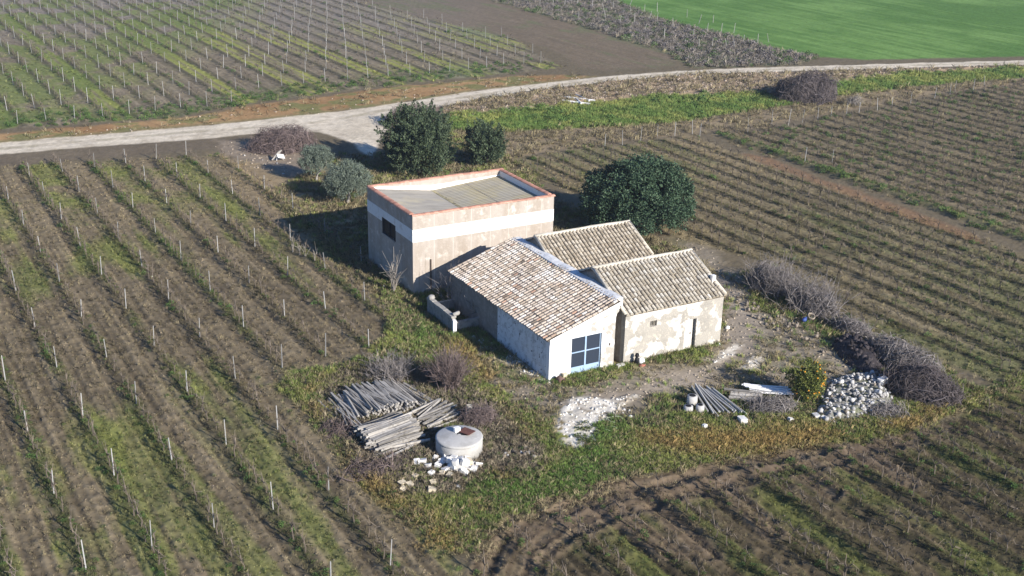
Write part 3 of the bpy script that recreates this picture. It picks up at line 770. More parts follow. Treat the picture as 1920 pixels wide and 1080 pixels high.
MB().box(-0.05, 0.02, wy0 - 0.05, wy1 + 0.05, wz0 - 0.06, wz0).build("sill", m_tall, win)
zl, zv, zr, xv = 5.28, 4.58, 5.02, 4.9
MB().prism_y([(T, zl), (xv, zv), (xv, zv - 0.12), (T, zl - 0.12)], T, D - T).build("roof_slope", m_slab, tall)
MB().prism_y([(xv, zv), (W - T, zr), (W - T, zr - 0.12), (xv, zv - 0.12)], T, D - T).build("roof_slope", m_slaby, tall)
MB().prism_y([(xv - 0.10, zv + 0.035), (xv + 0.10, zv + 0.045), (xv + 0.10, zv + 0.015), (xv - 0.10, zv + 0.016)], T, D - T).build("valley_gutter", M("mossy_gutter", (0.42, 0.37, 0.22), layers=[((0.16, 0.14, 0.09), 3, 0.45, 0.6)]), tall)
MB().box(W - T - 0.02, W - T - 0.001, T, D - T - 0.03, 4.9, HT - 0.09).build('parapet_lining', m_white, tall)
# sheet joints across the right slope, ridges along the left one
mb = MB()
for fx in (0.48,):
    x = xv + (W - T - xv) * fx; z = zv + (zr - zv) * fx
    mb.box(x - 0.02, x + 0.02, T, D - T, z - 0.01, z + 0.018)
mb.build("sheet_joint", M("sheet_joint", (0.25, 0.225, 0.19)), tall)
mb = MB()
yy = T + 0.15
while yy < D - T - 0.1:
    mb.prism_y([(T + .01, zl + 0.02), (xv - .12, zv + 0.028), (xv - .12, zv - 0.02), (T + .01, zl - 0.02)], yy, yy + 0.05)
    mb.prism_y([(xv + .12, zv + 0.028), (W - T - .01, zr + 0.018), (W - T - .01, zr - 0.02), (xv + .12, zv - 0.02)], yy, yy + 0.05)
    yy += 0.30
mb.build("sheet_ribs", m_slab, tall, kind='stuff')
# white flashing that follows the sheets along the back parapet, thin one at the left
MB().prism_y([(T, zl + 0.02), (xv, zv + 0.04), (W - T, zr + 0.02), (W - T, zr + 0.10), (xv, zv + 0.42), (T + 0.3, zl + 0.12), (T, zl + 0.12)][::-1], D - T - 0.025, D - T - 0.001).build("flashing", m_white, tall)
cop = tile_mesh("coping_tile", 0.335, 0.16, 5); cop.materials.append(m_cop)
def cop_run(x0, y0, x1, y1):
    L = math.hypot(x1 - x0, y1 - y0); n = int(L / 0.30); a = math.atan2(y1 - y0, x1 - x0)
    for i in range(n):
        t = (i + 0.05) / n
        o = bpy.data.objects.new("coping_tile", cop); COL.link(o); o.parent = tall
        o.location = (x0 + (x1 - x0) * t, y0 + (y1 - y0) * t, HT - 0.085 + rnd.uniform(-0.008, 0.008)); o.rotation_euler = (0, 0, a + rnd.uniform(-0.02, 0.02)); o.scale = (1, 1.22, 0.62)
cop_run(-0.03, T / 2 - 0.02, W + 0.03, T / 2 - 0.02); cop_run(-0.03, D - T / 2 + 0.02, W + 0.03, D - T / 2 + 0.02)
cop_run(T / 2 - 0.02, T + 0.1, T / 2 - 0.02, D - T - 0.05); cop_run(W - T / 2 + 0.02, T + 0.1, W - T / 2 + 0.02, D - T - 0.05)
MB().tube([(1.28, -0.05, 0.0), (1.28, -0.05, 1.15), (1.28, -0.05, 2.3)], [0.05] * 3, 6).build("drainpipe", m_pipe, tall)

# ---- front barn with the single tiled slope
barn = empty("tiled_barn", farm(-5.0, 0.1), YAW, "low white barn with one slope of pinkish tiles and a blue glazed door", "barn")
BW, BD = 4.58, 12.35; ze, zt = 2.45, 3.92
def zroof(x): return ze + (zt - ze) * x / BW
dx0, dx1, dz1 = 1.45, 3.48, 2.28       # doorway
mb = MB()
mb.prism_y([(0, -0.3), (dx0, -0.3), (dx0, zroof(dx0)), (0, zroof(0))], 0, 0.35)
mb.build("front_wall", m_barnw, barn)
mb = MB()
mb.prism_y([(dx0, dz1), (dx1, dz1), (dx1, zroof(dx1)), (dx0, zroof(dx0))], 0, 0.35)
mb.prism_y([(dx1, -0.3), (BW - 0.2, -0.3), (BW - 0.2, 3.0), (BW - 0.14, 3.25), (BW, 3.4), (BW, zroof(BW)), (dx1, zroof(dx1))], 0, 0.35)
mb.build("front_wall", m_barnf, barn)
mb = MB()
nseg = 24
mb.box(0, 0.4, 0.35, 6.1, -0.3, ze)
mb.build("side_wall", m_barnl, barn)
MB().box(0, 0.4, 6.1, BD, -0.3, ze - 0.02).build("side_wall", m_rawl, barn, label="bare dark rubble half of the side wall")
MB().box(BW - 0.45, BW - 0.2, 0.35, BD, -0.3, zt - 0.22).build("side_wall", m_mortar, barn)
MB().prism_y([(0.4, -0.3), (BW - 0.3, -0.3), (BW - 0.3, zroof(BW - 0.3) - 0.02), (0.4, zroof(0.4) - 0.02)], BD - 0.35, BD).build("back_wall", m_rawl, barn)
# white rendered verge of the front gable, a touch proud
MB().prism_y([(0.0, zroof(0) - 0.30), (BW, zroof(BW) - 0.36), (BW, zroof(BW) + 0.03), (0.0, zroof(0) + 0.03)], -0.03, -0.001).build("white_verge", m_barnw, barn)
rb = MB().prism_y([(-0.16, zroof(-0.16)), (BW + 0.05, zroof(BW + 0.05)), (BW + 0.05, zroof(BW + 0.05) + 0.06), (-0.16, zroof(-0.16) + 0.06)], -0.02, BD + 0.12).build("roof", m_rbase, barn)
sl = Vector((-BW - 0.2, 0, -(zt - ze) * (BW + 0.2) / BW)); sll = sl.length
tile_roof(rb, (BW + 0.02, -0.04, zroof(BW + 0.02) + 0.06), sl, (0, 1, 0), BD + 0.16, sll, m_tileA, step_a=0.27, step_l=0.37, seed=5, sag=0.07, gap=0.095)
# blue iron and glass door
door = MB()
fr = 0.06
door.box(dx0, dx0 + fr, 0.10, 0.16, 0.0, dz1).box(dx1 - fr, dx1, 0.10, 0.16, 0.0, dz1).box(dx0 + fr, dx1 - fr, 0.10, 0.16, dz1 - fr, dz1)
xm = (dx0 + dx1) / 2
door.box(xm - 0.05, xm + 0.05, 0.10, 0.16, 0, dz1 - fr)
for a, b in ((dx0 + fr, xm - 0.05), (xm + 0.05, dx1 - fr)):
    door.box(a, b, 0.10, 0.16, 1.28, 1.34)
    door.box(a, b, 0.115, 0.15, 0.0, 0.40)
dd = door.build("door", m_blue, barn)
for a, b in ((dx0 + fr, xm - 0.05), (xm + 0.05, dx1 - fr)):
    for c, d_ in ((0.40, 1.28), (1.34, dz1 - fr)):
        MB().box(a, b, 0.135, 0.145, c, d_).build("pane", m_glass, dd)
MB().box(xm + 0.85, xm + 0.90, 0.06, 0.10, 0.20, 0.25).build("handle", m_black, dd)
MB().box(dx1 + 0.52, dx1 + 0.60, -0.04, 0, 1.38, 1.52).build("lamp_bracket", m_pipe, barn)

# ---- the house with two parallel gables
HW, HD = 7.12, 13.4
zea, zri, yr1, yv, yr2 = 3.12, 4.74, 3.55, 7.2, 10.35
house = empty("gabled_house", farm(0, 0), YAW, "flaking cream farmhouse with two parallel ribbed tile roofs and a closed pale door", "house")
hx0, hx1, hz1 = 4.35, 5.2, 1.95
mb = MB()
gx0, gx1, gz0, gz1 = 1.78, 2.24, 2.02, 2.38
mb.box(0, gx0, 0, 0.4, -0.3, zea).box(gx1, hx0, 0, 0.4, -0.3, zea).box(hx1, HW, 0, 0.4, -0.3, zea)
mb.box(gx0, gx1, 0, 0.4, -0.3, gz0).box(gx0, gx1, 0, 0.4, gz1, zea).box(hx0, hx1, 0, 0.4, hz1, zea)
mb.build("front_wall", m_house, house)
gab = [(0.4, -0.3), (HD, -0.3), (HD, zea), (yr2, zri - 0.06), (yv, zea), (yr1, zri - 0.06), (0.4, zea + 0.12)]
MB().prism_x(gab, 0, 0.35).build("gable_wall", m_rawl, house)  # dark rubble colour here paints the shade of this gable
MB().prism_x(gab, HW - 0.35, HW).build("gable_wall", m_house, house)
MB().box(0.35, HW - 0.35, HD - 0.35, HD, -0.3, zea - 0.02).build("back_wall", m_house, house)
MB().box(0.0, 0.05, 0, 0.4, zea, zea + 0.10).build("white_corner", m_flash, house)
g = MB().box(gx0, gx1, 0.22, 0.25, gz0, gz1).build("window", m_black, house)
mb = MB()
for i in range(4):
    x = gx0 + 0.07 + i * 0.107; mb.box(x, x + 0.02, 0.12, 0.14, gz0, gz1)
mb.build("window_bars", m_mortar, g)
MB().box(hx0, hx1, 0.36, 0.39, 0, hz1).build("doorway", m_black, house)
d2 = MB().box(hx0, hx1 - 0.17, 0.13, 0.18, 0.0, hz1).build("door", m_door, house)
MB().box(hx0 + 0.5, hx0 + 0.53, 0.09, 0.13, 0.95, 1.05).build("handle", m_black, d2)
def slope(name, y0, z0, y1, z1, mat, seed, limit=300):
    """a roof plane from the ridge y0,z0 to the eave y1,z1"""
    s = 1 if y1 > y0 else -1
    o = MB().prism_x([(y0, z0), (y1, z1), (y1, z1 - 0.08), (y0, z0 - 0.08)] if s > 0 else [(y1, z1), (y0, z0), (y0, z0 - 0.08), (y1, z1 - 0.08)], -0.06, HW + 0.10).build(name, m_rbase, house)
    dn = Vector((0, y1 - y0, z1 - z0))
    if limit: tile_roof(o, (-0.06, y0, z0), dn, (1, 0, 0), HW + 0.16, dn.length, mat, step_a=0.27, step_l=0.40, seed=seed, limit=limit, sag=0.05)
    return o
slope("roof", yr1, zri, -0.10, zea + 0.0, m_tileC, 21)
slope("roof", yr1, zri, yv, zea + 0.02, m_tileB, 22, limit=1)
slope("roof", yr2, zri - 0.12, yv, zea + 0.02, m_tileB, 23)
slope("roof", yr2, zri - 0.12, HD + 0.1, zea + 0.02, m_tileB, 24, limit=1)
for y_, z_ in ((yr1, zri), (yr2, zri - 0.12)):
    P_ = [(-0.08 + i * (HW + 0.22) / 12, y_ + 0.05 + rnd.uniform(-0.015, 0.015), z_ + 0.05 + rnd.uniform(-0.02, 0.02)) for i in range(13)]
    MB().tube(P_, [0.14 + rnd.uniform(-0.015, 0.015) for _ in P_], 8).build("ridge_cap", m_mortar, house, True)
for y0_, z0_, y1_, z1_ in ((yr1, zri, -0.05, zea), (yr2, zri - .12, yv + .3, zea + .1)):
    MB().tube([(HW + 0.09, y0_, z0_ + 0.06), (HW + 0.09, (y0_ + y1_) / 2, (z0_ + z1_) / 2 + 0.05), (HW + 0.09, y1_, z1_ + 0.06)], [0.10] * 3, 6).build("verge_tiles", m_mortar, house, True)
    MB().tube([(-0.04, y0_, z0_ + 0.05), (-0.04, (y0_ + y1_) / 2, (z0_ + z1_) / 2 + 0.05), (-0.04, y1_, z1_ + 0.05)], [0.09] * 3, 6).build("verge_tiles", m_mortar, house, True)
MB().prism_z([(HW - 0.18, 0.95), (HW + 0.06, 0.95), (HW + 0.06, 1.17), (HW - 0.18, 1.17)], zea + 0.35, zea + 0.92).build("chimney", m_barnw, house)
# whitewashed skirt between the barn slope and the gables, and the dark recess between barn and house
mb = MB()
P_ = []
for i in range(25):
    y_ = 0.35 + i * 0.5
    hz = -0.06 + 0.03 * math.sin(i * 1.3)
    P_.append((y_, hz))
vs = []; fs = []
for y_, hz in P_:
    vs += [(-0.66, y_, zt - 0.12), (-0.64, y_, zt + 0.12), (-0.30, y_, zt + hz + 0.24), (-0.012, y_, zt + hz + 0.22), (-0.012, y_, zt - 0.4)]
for i in range(len(P_) - 1):
    for k in range(5): fs.append((i * 5 + k, i * 5 + (k + 1) % 5, (i + 1) * 5 + (k + 1) % 5, (i + 1) * 5 + k))
fs += [(0, 4, 3, 2, 1), tuple(range(len(vs) - 5, len(vs)))]
mb.add(vs, fs).build("flashing", m_flash, house)
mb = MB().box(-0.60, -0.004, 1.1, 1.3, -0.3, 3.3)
mb.build("recess_wall", M("stained_recess_shade", (0.10, 0.09, 0.085), layers=[((0.08, 0.075, 0.07), 2.2, 0.45, 0.62), ((0.33, 0.31, 0.28), 5, 0.6, 0.7)]), house)  # recess shade painted into the dark base colour, with stains over it

# ---- low walled basin with capstones beside the barn
basin = empty("walled_basin", farm(-6.85, 12.2), YAW, "low grey walled basin with thick worn capstones round a bare fig tree", "stone basin")
m_bas = M("grey_basin_wall", (0.30, 0.285, 0.26), layers=[((0.20, 0.19, 0.175), 3, 0.48, 0.62), ((0.42, 0.40, 0.37), 5, 0.6, 0.72)], bump=0.03)
MB().box(0, 0.22, -3.6, 0.0, -0.3, 0.95).build("long_wall", m_bas, basin)
MB().box(0.22, 1.85, -3.6, -3.38, -0.3, 0.62).build("short_wall", m_bas, basin)
MB().box(0.22, 1.85, -0.22, 0.0, -0.3, 0.62).build("short_wall", m_bas, basin)
for i, (a, b) in enumerate(((-3.62, -2.55), (-2.5, -1.65), (-1.6, -0.9), (-0.85, -0.05))):
    MB().box(-0.06, 0.27, a, b, 0.95, 1.06 + 0.02 * (i % 2)).build("capstone", m_stonecap, basin)
MB().lathe([(0.20, 1.04), (0.24, 1.14), (0.19, 1.26), (0.08, 1.30)], 12, (0.14, -0.35)).build("capstone", m_stonecap, basin, True)
MB().tube([(0.1, -3.5, 1.12), (0.45, -3.45, 1.14), (0.62, -3.2, 1.06), (0.60, -2.95, 0.98)], [0.12, 0.13, 0.12, 0.09], 8).build("capstone", m_stonecap, basin, True, label="curved worn capstone at the near corner")
MB().prism_z([(-0.05, -3.85), (0.16, -3.9), (0.22, -3.6), (0.0, -3.6)], -0.2, 0.85).build("corner_stone", m_barnw, basin, label="sunlit pale stone set upright at the near corner")

# ================================================================== POSTS
m_post = M("weathered_grey_post", (0.31, 0.29, 0.26), layers=[((0.22, 0.20, 0.175), 5, 0.48, 0.66), ((0.46, 0.44, 0.40), 8, 0.6, 0.75)], objrand=0.35)
m_postn = M("pale_upright_post", (0.34, 0.335, 0.32), layers=[((0.27, 0.265, 0.25), 5, 0.5, 0.7)], objrand=0.3)
def post_mesh(L, w):
    return MB().add([(-w, -w, -0.2), (w, -w, -0.2), (w, w, -0.2), (-w, w, -0.2), (-w * .8, -w * .8, L), (w * .8, -w * .8, L), (w * .8, w * .8, L), (-w * .8, w * .8, L)],
                    [(0, 3, 2, 1), (4, 5, 6, 7), (0, 1, 5, 4), (1, 2, 6, 5), (2, 3, 7, 6), (3, 0, 4, 7)]).mesh("vineyard_post")
posts = []   # x, y, height, field
T0 = {-4: 0.0, -3: -0.3, -2: -0.5, -1: -0.7, 0: -0.95, 1: -1.1, 2: -1.45, 3: -1.55, 4: -1.65}
def inside(P, x, y, m=0.0): return poly_sd(np.array([x]), np.array([y]), P)[0] > m
for k in range(-22, 30):
    tk = T0.get(k, -0.19 * (k + 4))
    for j in range(-14, 16):
        p = _lo + E2 * (k * 2.78) + E1 * (tk + j * 6.7607)
        if inside(ZP['left_field'], p[0], p[1], -0.3) and in_view(np.array([p[0]]), np.array([p[1]]))[0]:
            posts.append((p[0], p[1], 1.34, 'left_field'))
UO = np.array([-13.5, 147.2])
for k in range(-40, 40):
    for j in range(-14, 14):
        jit = rnd.uniform(-0.35, 0.35)
        p = UO + E2 * (k * 2.78) + E1 * (j * 6.76 + jit)
        if inside(ZP['upper_left'], p[0], p[1], 0.5) and in_view(np.array([p[0]]), np.array([p[1]]))[0]:
            posts.append((p[0], p[1], 1.55, 'upper_left'))
for q in [(1312, 255), (1402, 249), (1478, 235), (1504, 230), (1533, 222), (1558, 219), (1587, 214), (1672, 202), (1645, 207), (1707, 195), (1752, 186), (1781, 177), (1790, 173), (1825, 168), (1845, 163), (1610, 213), (1447, 231), (1508, 310), (1560, 305)]:
    p = at(*q); posts.append((p[0], p[1], 1.7 if q[0] in (1402, 1478) else 1.35, 'right'))
for q in [(1134, 275), (1167, 272), (1201, 264), (1232, 259), (1265, 255), (1298, 252)]:
    p = at(*q); posts.append((p[0], p[1], 1.35, 'middle'))
for q in [(1012, 12), (1036, 14), (1058, 11), (1083, 8), (1110, 14), (1132, 22), (1135, 36), (1150, 16), (1180, 12), (1183, 27), (1190, 44), (1208, 25), (1208, 60), (1232, 22), (1232, 40), (1245, 72), (1262, 52), (1288, 33), (1300, 70), (1310, 44), (1310, 93), (1335, 90), (1337, 42), (1325, 62), (1352, 62), (1363, 92), (1376, 62), (1378, 90), (1393, 82), (1420, 82), (1441, 78), (1162, 45), (1085, 36), (1217, 38)]:
    p = at(*q); posts.append((p[0], p[1], 1.5, 'scrub'))
posts.sort(key=lambda q: q[0] ** 2 + q[1] ** 2)
PL = {'left_field': ("thin grey post in a vine row left of the farm buildings", "posts of the left vineyard"),
      'upper_left': ("thin pale post in the vineyard beyond the dirt road", "posts of the vineyard beyond the road"),
      'right': ("pale end post of the vine rows in the right-hand vineyard", "posts of the right vineyard"),
      'middle': ("pale end post of the vine rows behind the carob tree", "posts of the middle vineyard"),
      'scrub': ("white leaning post in the grey scrub beside the green field", "posts in the scrub strip")}
pz = gz([q[0] for q in posts], [q[1] for q in posts])
pm = {h: post_mesh(h, 0.023) for h in {q[2] for q in posts}}
pm_far = {h: post_mesh(h, 0.036) for h in pm}
for h in pm: pm[h].materials.append(m_postn)
scrub_post = post_mesh(1.45, 0.04); scrub_post.materials.append(m_stonecap)
rest = MB()
ones = [i for i, q in enumerate(posts) if q[3] != 'upper_left']
ones += [i for i, q in enumerate(posts) if q[3] == 'upper_left'][:max(0, 300 - len(ones))]
ones = set(ones)
for i, q in enumerate(posts):
    tx, ty = rnd.gauss(0, 0.035), rnd.gauss(0, 0.035)
    if q[3] == 'scrub': tx *= 4; ty *= 4
    if i in ones:
        lb, gr = PL[q[3]]
        o = link("vineyard_post", scrub_post if q[3] == "scrub" else pm[q[2]], None, None, (q[0], q[1], pz[i]), (tx, ty, rnd.uniform(0, 1.5)), lb, "post", gr)
        s = 1.0 + rnd.uniform(-0.12, 0.12); o.scale = (1, 1, s)
    else:
        w = 0.028; h = q[2] * rnd.uniform(0.85, 1.1); x, y = q[0], q[1]; a, b = ty * h, -tx * h
        rest.add([(x - w, y - w, -0.1), (x + w, y - w, -0.1), (x + w, y + w, -0.1), (x - w, y + w, -0.1), (x - w + a, y - w + b, h), (x + w + a, y - w + b, h), (x + w + a, y + w + b, h), (x - w + a, y + w + b, h)],
                 [(4, 5, 6, 7), (0, 1, 5, 4), (1, 2, 6, 5), (2, 3, 7, 6), (3, 0, 4, 7)])
if rest.v: rest.build("distant_vineyard_posts", m_postn, label="farther thin pale posts of the vineyard beyond the road", cat="posts", kind='stuff')

# ================================================================== VINES
m_vine = M("vine_wood", (0.135, 0.110, 0.085), layers=[((0.25, 0.205, 0.16), 5, 0.5, 0.7)], island=0.25)
def vine_mesh(seed, cane=0.95, trunk=0.5, stake=False):
    r = random.Random(seed); mb = MB()
    top = Vector((r.uniform(-.06, .06), r.uniform(-.06, .06), trunk))
    mb.tube([(0, 0, -0.08), (r.uniform(-.05, .05), r.uniform(-.05, .05), trunk * 0.5), top], [0.032, 0.026, 0.026], 4)
    for s in (-1, 1):
        n = r.choice((1, 2, 2, 3))
        for k in range(n):
            l = cane * r.uniform(0.35, 0.62)
            P = [top, top + Vector((s * l * 0.4, r.uniform(-.08, .08), r.uniform(0.10, 0.28))), top + Vector((s * l * 0.8, r.uniform(-.15, .15), r.uniform(0.0, 0.25))), top + Vector((s * l, r.uniform(-.22, .22), r.uniform(-0.15, 0.2)))]
            mb.tube(P, [0.018, 0.014, 0.011, 0.008], 3)
    for k in range(r.choice((1, 2, 3, 4))):
        d = Vector((r.uniform(-.35, .35), r.uniform(-.15, .15), r.uniform(0.3, 0.6)))
        mb.tube([top, top + d * 0.5 + Vector((r.uniform(-.05, .05), 0, 0)), top + d], [0.014, 0.011, 0.007], 3)
    if stake: mb.tube([(0.05, 0.03, 0), (0.05, 0.03, r.uniform(0.8, 1.0))], [0.018, 0.015], 3)
    return mb.mesh("grapevine")
vm = [vine_mesh(i) for i in range(7)]; vs_ = [vine_mesh(20 + i, 0.8, 0.45, True) for i in range(5)]
for q in vm + vs_: q.materials.append(m_vine)
def rows_points(k, step, skip):
    P = ZP[k]; u, v = uv_of(P[:, 0], P[:, 1]); sp = SP[k]
    V_ = np.arange(math.ceil((v.min() - V0[k]) / sp), math.floor((v.max() - V0[k]) / sp) + 1) * sp + V0[k]
    U_ = np.arange(u.min(), u.max(), step)
    uu, vv = np.meshgrid(U_, V_); uu = uu.ravel(); vv = vv.ravel()
    uu = uu + rng.normal(0, 0.10, uu.shape); vv = vv + rng.normal(0, 0.06, vv.shape)
    x = uu * E1[0] + vv * E2[0]; y = uu * E1[1] + vv * E2[1]
    n1 = fbm(x, y, 3.0, 4, 5) - 0.5
    x2 = x - n1 * 0.25 * SP[k] * 0 ; keep = in_view(x, y) & (rng.random(x.shape) > skip)
    x, y = x[keep], y[keep]
    keep = poly_sd(x, y, P) > 0.2
    return np.stack([x[keep], y[keep]], 1)
VL = {'left_field': ("bare pruned grapevine in a row of the vineyard left of the farm", "vines of the left vineyard"),
      'bottom_right': ("bare low grapevine in a weedy row of the vineyard below the farmyard", "vines of the lower vineyard"),
      'mid_right': ("bare staked grapevine in the vineyard right of the farmhouse", "vines of the vineyard right of the house"),
      'upper_right': ("bare vine in the upper right vineyard", "vines of the upper right vineyard"),
      'upper_left': ("bare vine beyond the road", "vines beyond the road")}
allv = []
for k, step, skip in (('left_field', 1.05, 0.12), ('bottom_right', 1.05, 0.22), ('mid_right', 1.1, 0.15), ('upper_right', 1.1, 0.12), ('upper_left', 1.5, 0.5)):
    Q = rows_points(k, step, skip)
    for q in Q: allv.append((q[0], q[1], k))
allv.sort(key=lambda q: q[0] ** 2 + q[1] ** 2)
vz = gz([q[0] for q in allv], [q[1] for q in allv])
for i, q in enumerate(allv[:300]):
    lb, gr = VL[q[2]]
    me = rnd.choice(vm if q[2] == 'left_field' else vm[:4] + vs_[:2])
    o = link("grapevine", me, None, None, (q[0], q[1], vz[i]), (0, 0, RA + rnd.choice((0, math.pi)) + rnd.gauss(0, 0.12)), lb, "grapevine", gr)
    s = rnd.uniform(0.8, 1.25); o.scale = (s, s, s * rnd.uniform(0.85, 1.15))
far = allv[300:]
for nm, fields in (("left_vines", ('left_field',)), ("beyond_road_vines", ('upper_left',)), ("right_vines", ('mid_right', 'upper_right', 'bottom_right'))):
    idx = [i for i in range(len(far)) if far[i][2] in fields]
    src = vm if nm == "left_vines" else (vm[:3] if nm == "beyond_road_vines" else vs_ + vm[:2])
    for j, me in enumerate(src):
        sel = [i for n_, i in enumerate(idx) if n_ % len(src) == j]
        if not sel: continue
        P = np.array([(far[i][0], far[i][1], vz[300 + i]) for i in sel]); n = len(sel)
        pr = bpy.data.objects.new("vine_pattern", me)
        txt = {"left_vines": "farther bare vines in rows left of the farm", "beyond_road_vines": "bare vines in rows beyond the dirt road", "right_vines": "farther low bare vines in rows right of the farm"}[nm]
        sc_ = rng.uniform(0.8, 1.25, n)
        scatter("vine_rows", pr, P, RA + rng.choice([0, math.pi], n) + rng.normal(0, 0.12, n), sc_, np.ones((n, 3)) * 0.2, txt, "vine rows", tilt=0.05)

# ================================================================== TREES AND SHRUBS
def leaf_mat(name, a, b, c):
    return M(name, ramp=[(0.0, a), (0.45, b), (1.0, c)], rough=0.65)
def noisy_dome(dirs, seed, amp=0.18, sc=1.6):
    n = fbm(dirs[:, 0] * 3 + seed, dirs[:, 1] * 3 + dirs[:, 2] * 2.2, sc, 3, seed)
    return 1 + (n - 0.5) * 2 * amp
def crown(kind, rx, ry, h, z0, seed, n_cl, n_leaf, cl_r, L, W, zmin=-0.5, wob=0.16):
    r = np.random.default_rng(seed)
    dirs = sphere_dirs(n_cl, r, zmin)
    rad = noisy_dome(dirs, seed, wob)[:, None] * (0.80 + 0.22 * r.random((n_cl, 1)) ** 0.6)
    S = np.array([rx, ry, h]); c = dirs * rad * S + np.array([0, 0, z0])
    if kind == 'frond':
        ax = dirs * np.array([0.8, 0.8, 0.4]) + np.array([0, 0, 0.95]) + r.normal(0, 0.38, (n_cl, 3))
        ax /= np.linalg.norm(ax, axis=1, keepdims=True)
        bend = r.normal(0, 0.5, (n_cl, 3))
        t = r.random((n_cl, n_leaf)); ln = cl_r * 2.2 * r.uniform(0.7, 1.25, (n_cl, 1))
        wid = cl_r * 0.34 * (1.15 - t)
        C_ = c[:, None, :] + ax[:, None, :] * ((t - 0.6) * ln)[..., None] + bend[:, None, :] * ((t ** 2) * ln * 0.35)[..., None] + r.normal(0, 1, (n_cl, n_leaf, 3)) * wid[..., None]
        D_ = np.repeat(ax[:, None, :], n_leaf, 1) + r.normal(0, 0.55, (n_cl, n_leaf, 3))
    else:
        off = r.normal(0, 1, (n_cl, n_leaf, 3)); off /= np.linalg.norm(off, axis=2, keepdims=True)
        off *= (r.random((n_cl, n_leaf, 1)) ** 0.4) * cl_r * r.uniform(0.6, 1.25, (n_cl, 1, 1))
        C_ = c[:, None, :] + off
        D_ = off + dirs[:, None, :] * 0.2 + r.normal(0, 0.3, (n_cl, n_leaf, 3))
    V, F = leaves_np(C_.reshape(-1, 3), D_.reshape(-1, 3), L * r.uniform(0.7, 1.3, n_cl * n_leaf), W * r.uniform(0.7, 1.3, n_cl * n_leaf), r)
    # inner foliage that closes the middle
    m = n_cl * n_leaf // 5
    d2_ = sphere_dirs(m, r, zmin * 0.9); C2 = d2_ * S * (r.random((m, 1)) ** 0.5 * 0.72) + np.array([0, 0, z0])
    V2, F2 = leaves_np(C2, d2_ + r.normal(0, 0.8, (m, 3)), L * 2.0, W * 2.6, r)
    return np.concatenate([V, V2]), np.concatenate([F, F2 + len(V)])
m_bark = M("bark", (0.12, 0.095, 0.075), layers=[((0.20, 0.17, 0.14), 6, 0.5, 0.7)], bump=0.02)
m_barkg = M("grey_bark", (0.26, 0.24, 0.215), layers=[((0.36, 0.335, 0.30), 6, 0.5, 0.7)])
def trunk_mesh(h, r0, seed, limbs=6, spread=1.5, top=None):
    r = random.Random(seed); mb = MB(); P = [(0, 0, -0.2)]
    for i in range(1, 5): P.append((r.uniform(-.1, .1) * i, r.uniform(-.1, .1) * i, h * i / 4))
    mb.tube(P, [r0, r0 * .85, r0 * .75, r0 * .6, r0 * .4], 7)
    for k in range(limbs):
        b = Vector(P[r.choice((2, 3, 3, 4))]); a = 2 * math.pi * k / limbs + r.uniform(-.4, .4)
        e = b + Vector((math.cos(a) * spread, math.sin(a) * spread, r.uniform(0.5, 1.2) * (top or h) * 0.5))
        mid = (b + e) / 2 + Vector((r.uniform(-.2, .2), r.uniform(-.2, .2), -0.1))
        mb.tube([b, mid, e], [r0 * .4, r0 * .28, r0 * .12], 5)
    return mb.mesh("trunk", True)
def tree(name, px, label, cat, mat, kind, rx, ry, h, z0, seed, n_cl, n_leaf, cl_r, L, W, zmin=-0.5, th=1.2, tr=0.2, bark=None, group=None, spread=None, wob=0.16):
    p = at(*px)
    root = empty(name, (p[0], p[1], float(gz(p[0], p[1])[0])), rnd.uniform(0, 6), label, cat, group)
    link("trunk", trunk_mesh(th, tr, seed, 7, spread or rx * 0.5, z0), bark or m_bark, root)
    V, F = crown(kind, rx, ry, h, z0, seed, n_cl, n_leaf, cl_r, L, W, zmin, wob)
    V[:, 2] = np.maximum(V[:, 2], 0.06)
    link("crown", np_mesh("crown", V, F), mat, root)
    return root
mp = leaf_mat("cypress_green", (0.016, 0.029, 0.016), (0.052, 0.078, 0.040), (0.12, 0.155, 0.085))
tree("cypress_tree", (782, 326), "large dark bushy cypress tree behind the tall building, bigger of the two", "tree", mp, 'frond', 3.3, 3.1, 3.1, 3.0, 41, 210, 150, 0.62, 0.20, 0.08, zmin=-0.85, th=3.4, tr=0.3, wob=0.34)
tree("cypress_tree", (911, 309), "small round dark cypress tree beyond the far corner of the tall building", "tree", mp, 'frond', 1.9, 1.85, 2.1, 2.0, 42, 100, 120, 0.52, 0.19, 0.08, zmin=-0.8, th=2.2, tr=0.18, wob=0.3)
mc = leaf_mat("carob_green", (0.014, 0.032, 0.018), (0.040, 0.076, 0.040), (0.095, 0.145, 0.082))
tree("carob_tree", (1197, 434), "broad dark green dome-shaped carob tree behind the gabled house", "tree", mc, 'clump', 4.15, 3.9, 2.95, 2.65, 43, 190, 210, 0.66, 0.17, 0.11, zmin=-0.62, th=2.4, tr=0.35, wob=0.28)
mo = leaf_mat("olive_silver", (0.070, 0.090, 0.060), (0.125, 0.155, 0.115), (0.21, 0.245, 0.195))
tree("olive_tree", (594, 340), "silvery olive tree nearer the dirt road, beside the purple brush heap", "tree", mo, 'clump', 1.45, 1.4, 1.2, 1.95, 44, 150, 60, 0.32, 0.13, 0.04, zmin=-0.7, th=1.2, tr=0.12, bark=m_barkg)
tree("olive_tree", (652, 382), "silvery olive tree standing right at the tall building's back corner", "tree", mo, 'clump', 1.9, 1.8, 1.45, 2.0, 45, 260, 60, 0.34, 0.13, 0.04, zmin=-0.8, th=1.2, tr=0.14, bark=m_barkg)
mor = leaf_mat("orange_leaf", (0.040, 0.062, 0.015), (0.11, 0.13, 0.030), (0.20, 0.21, 0.055))
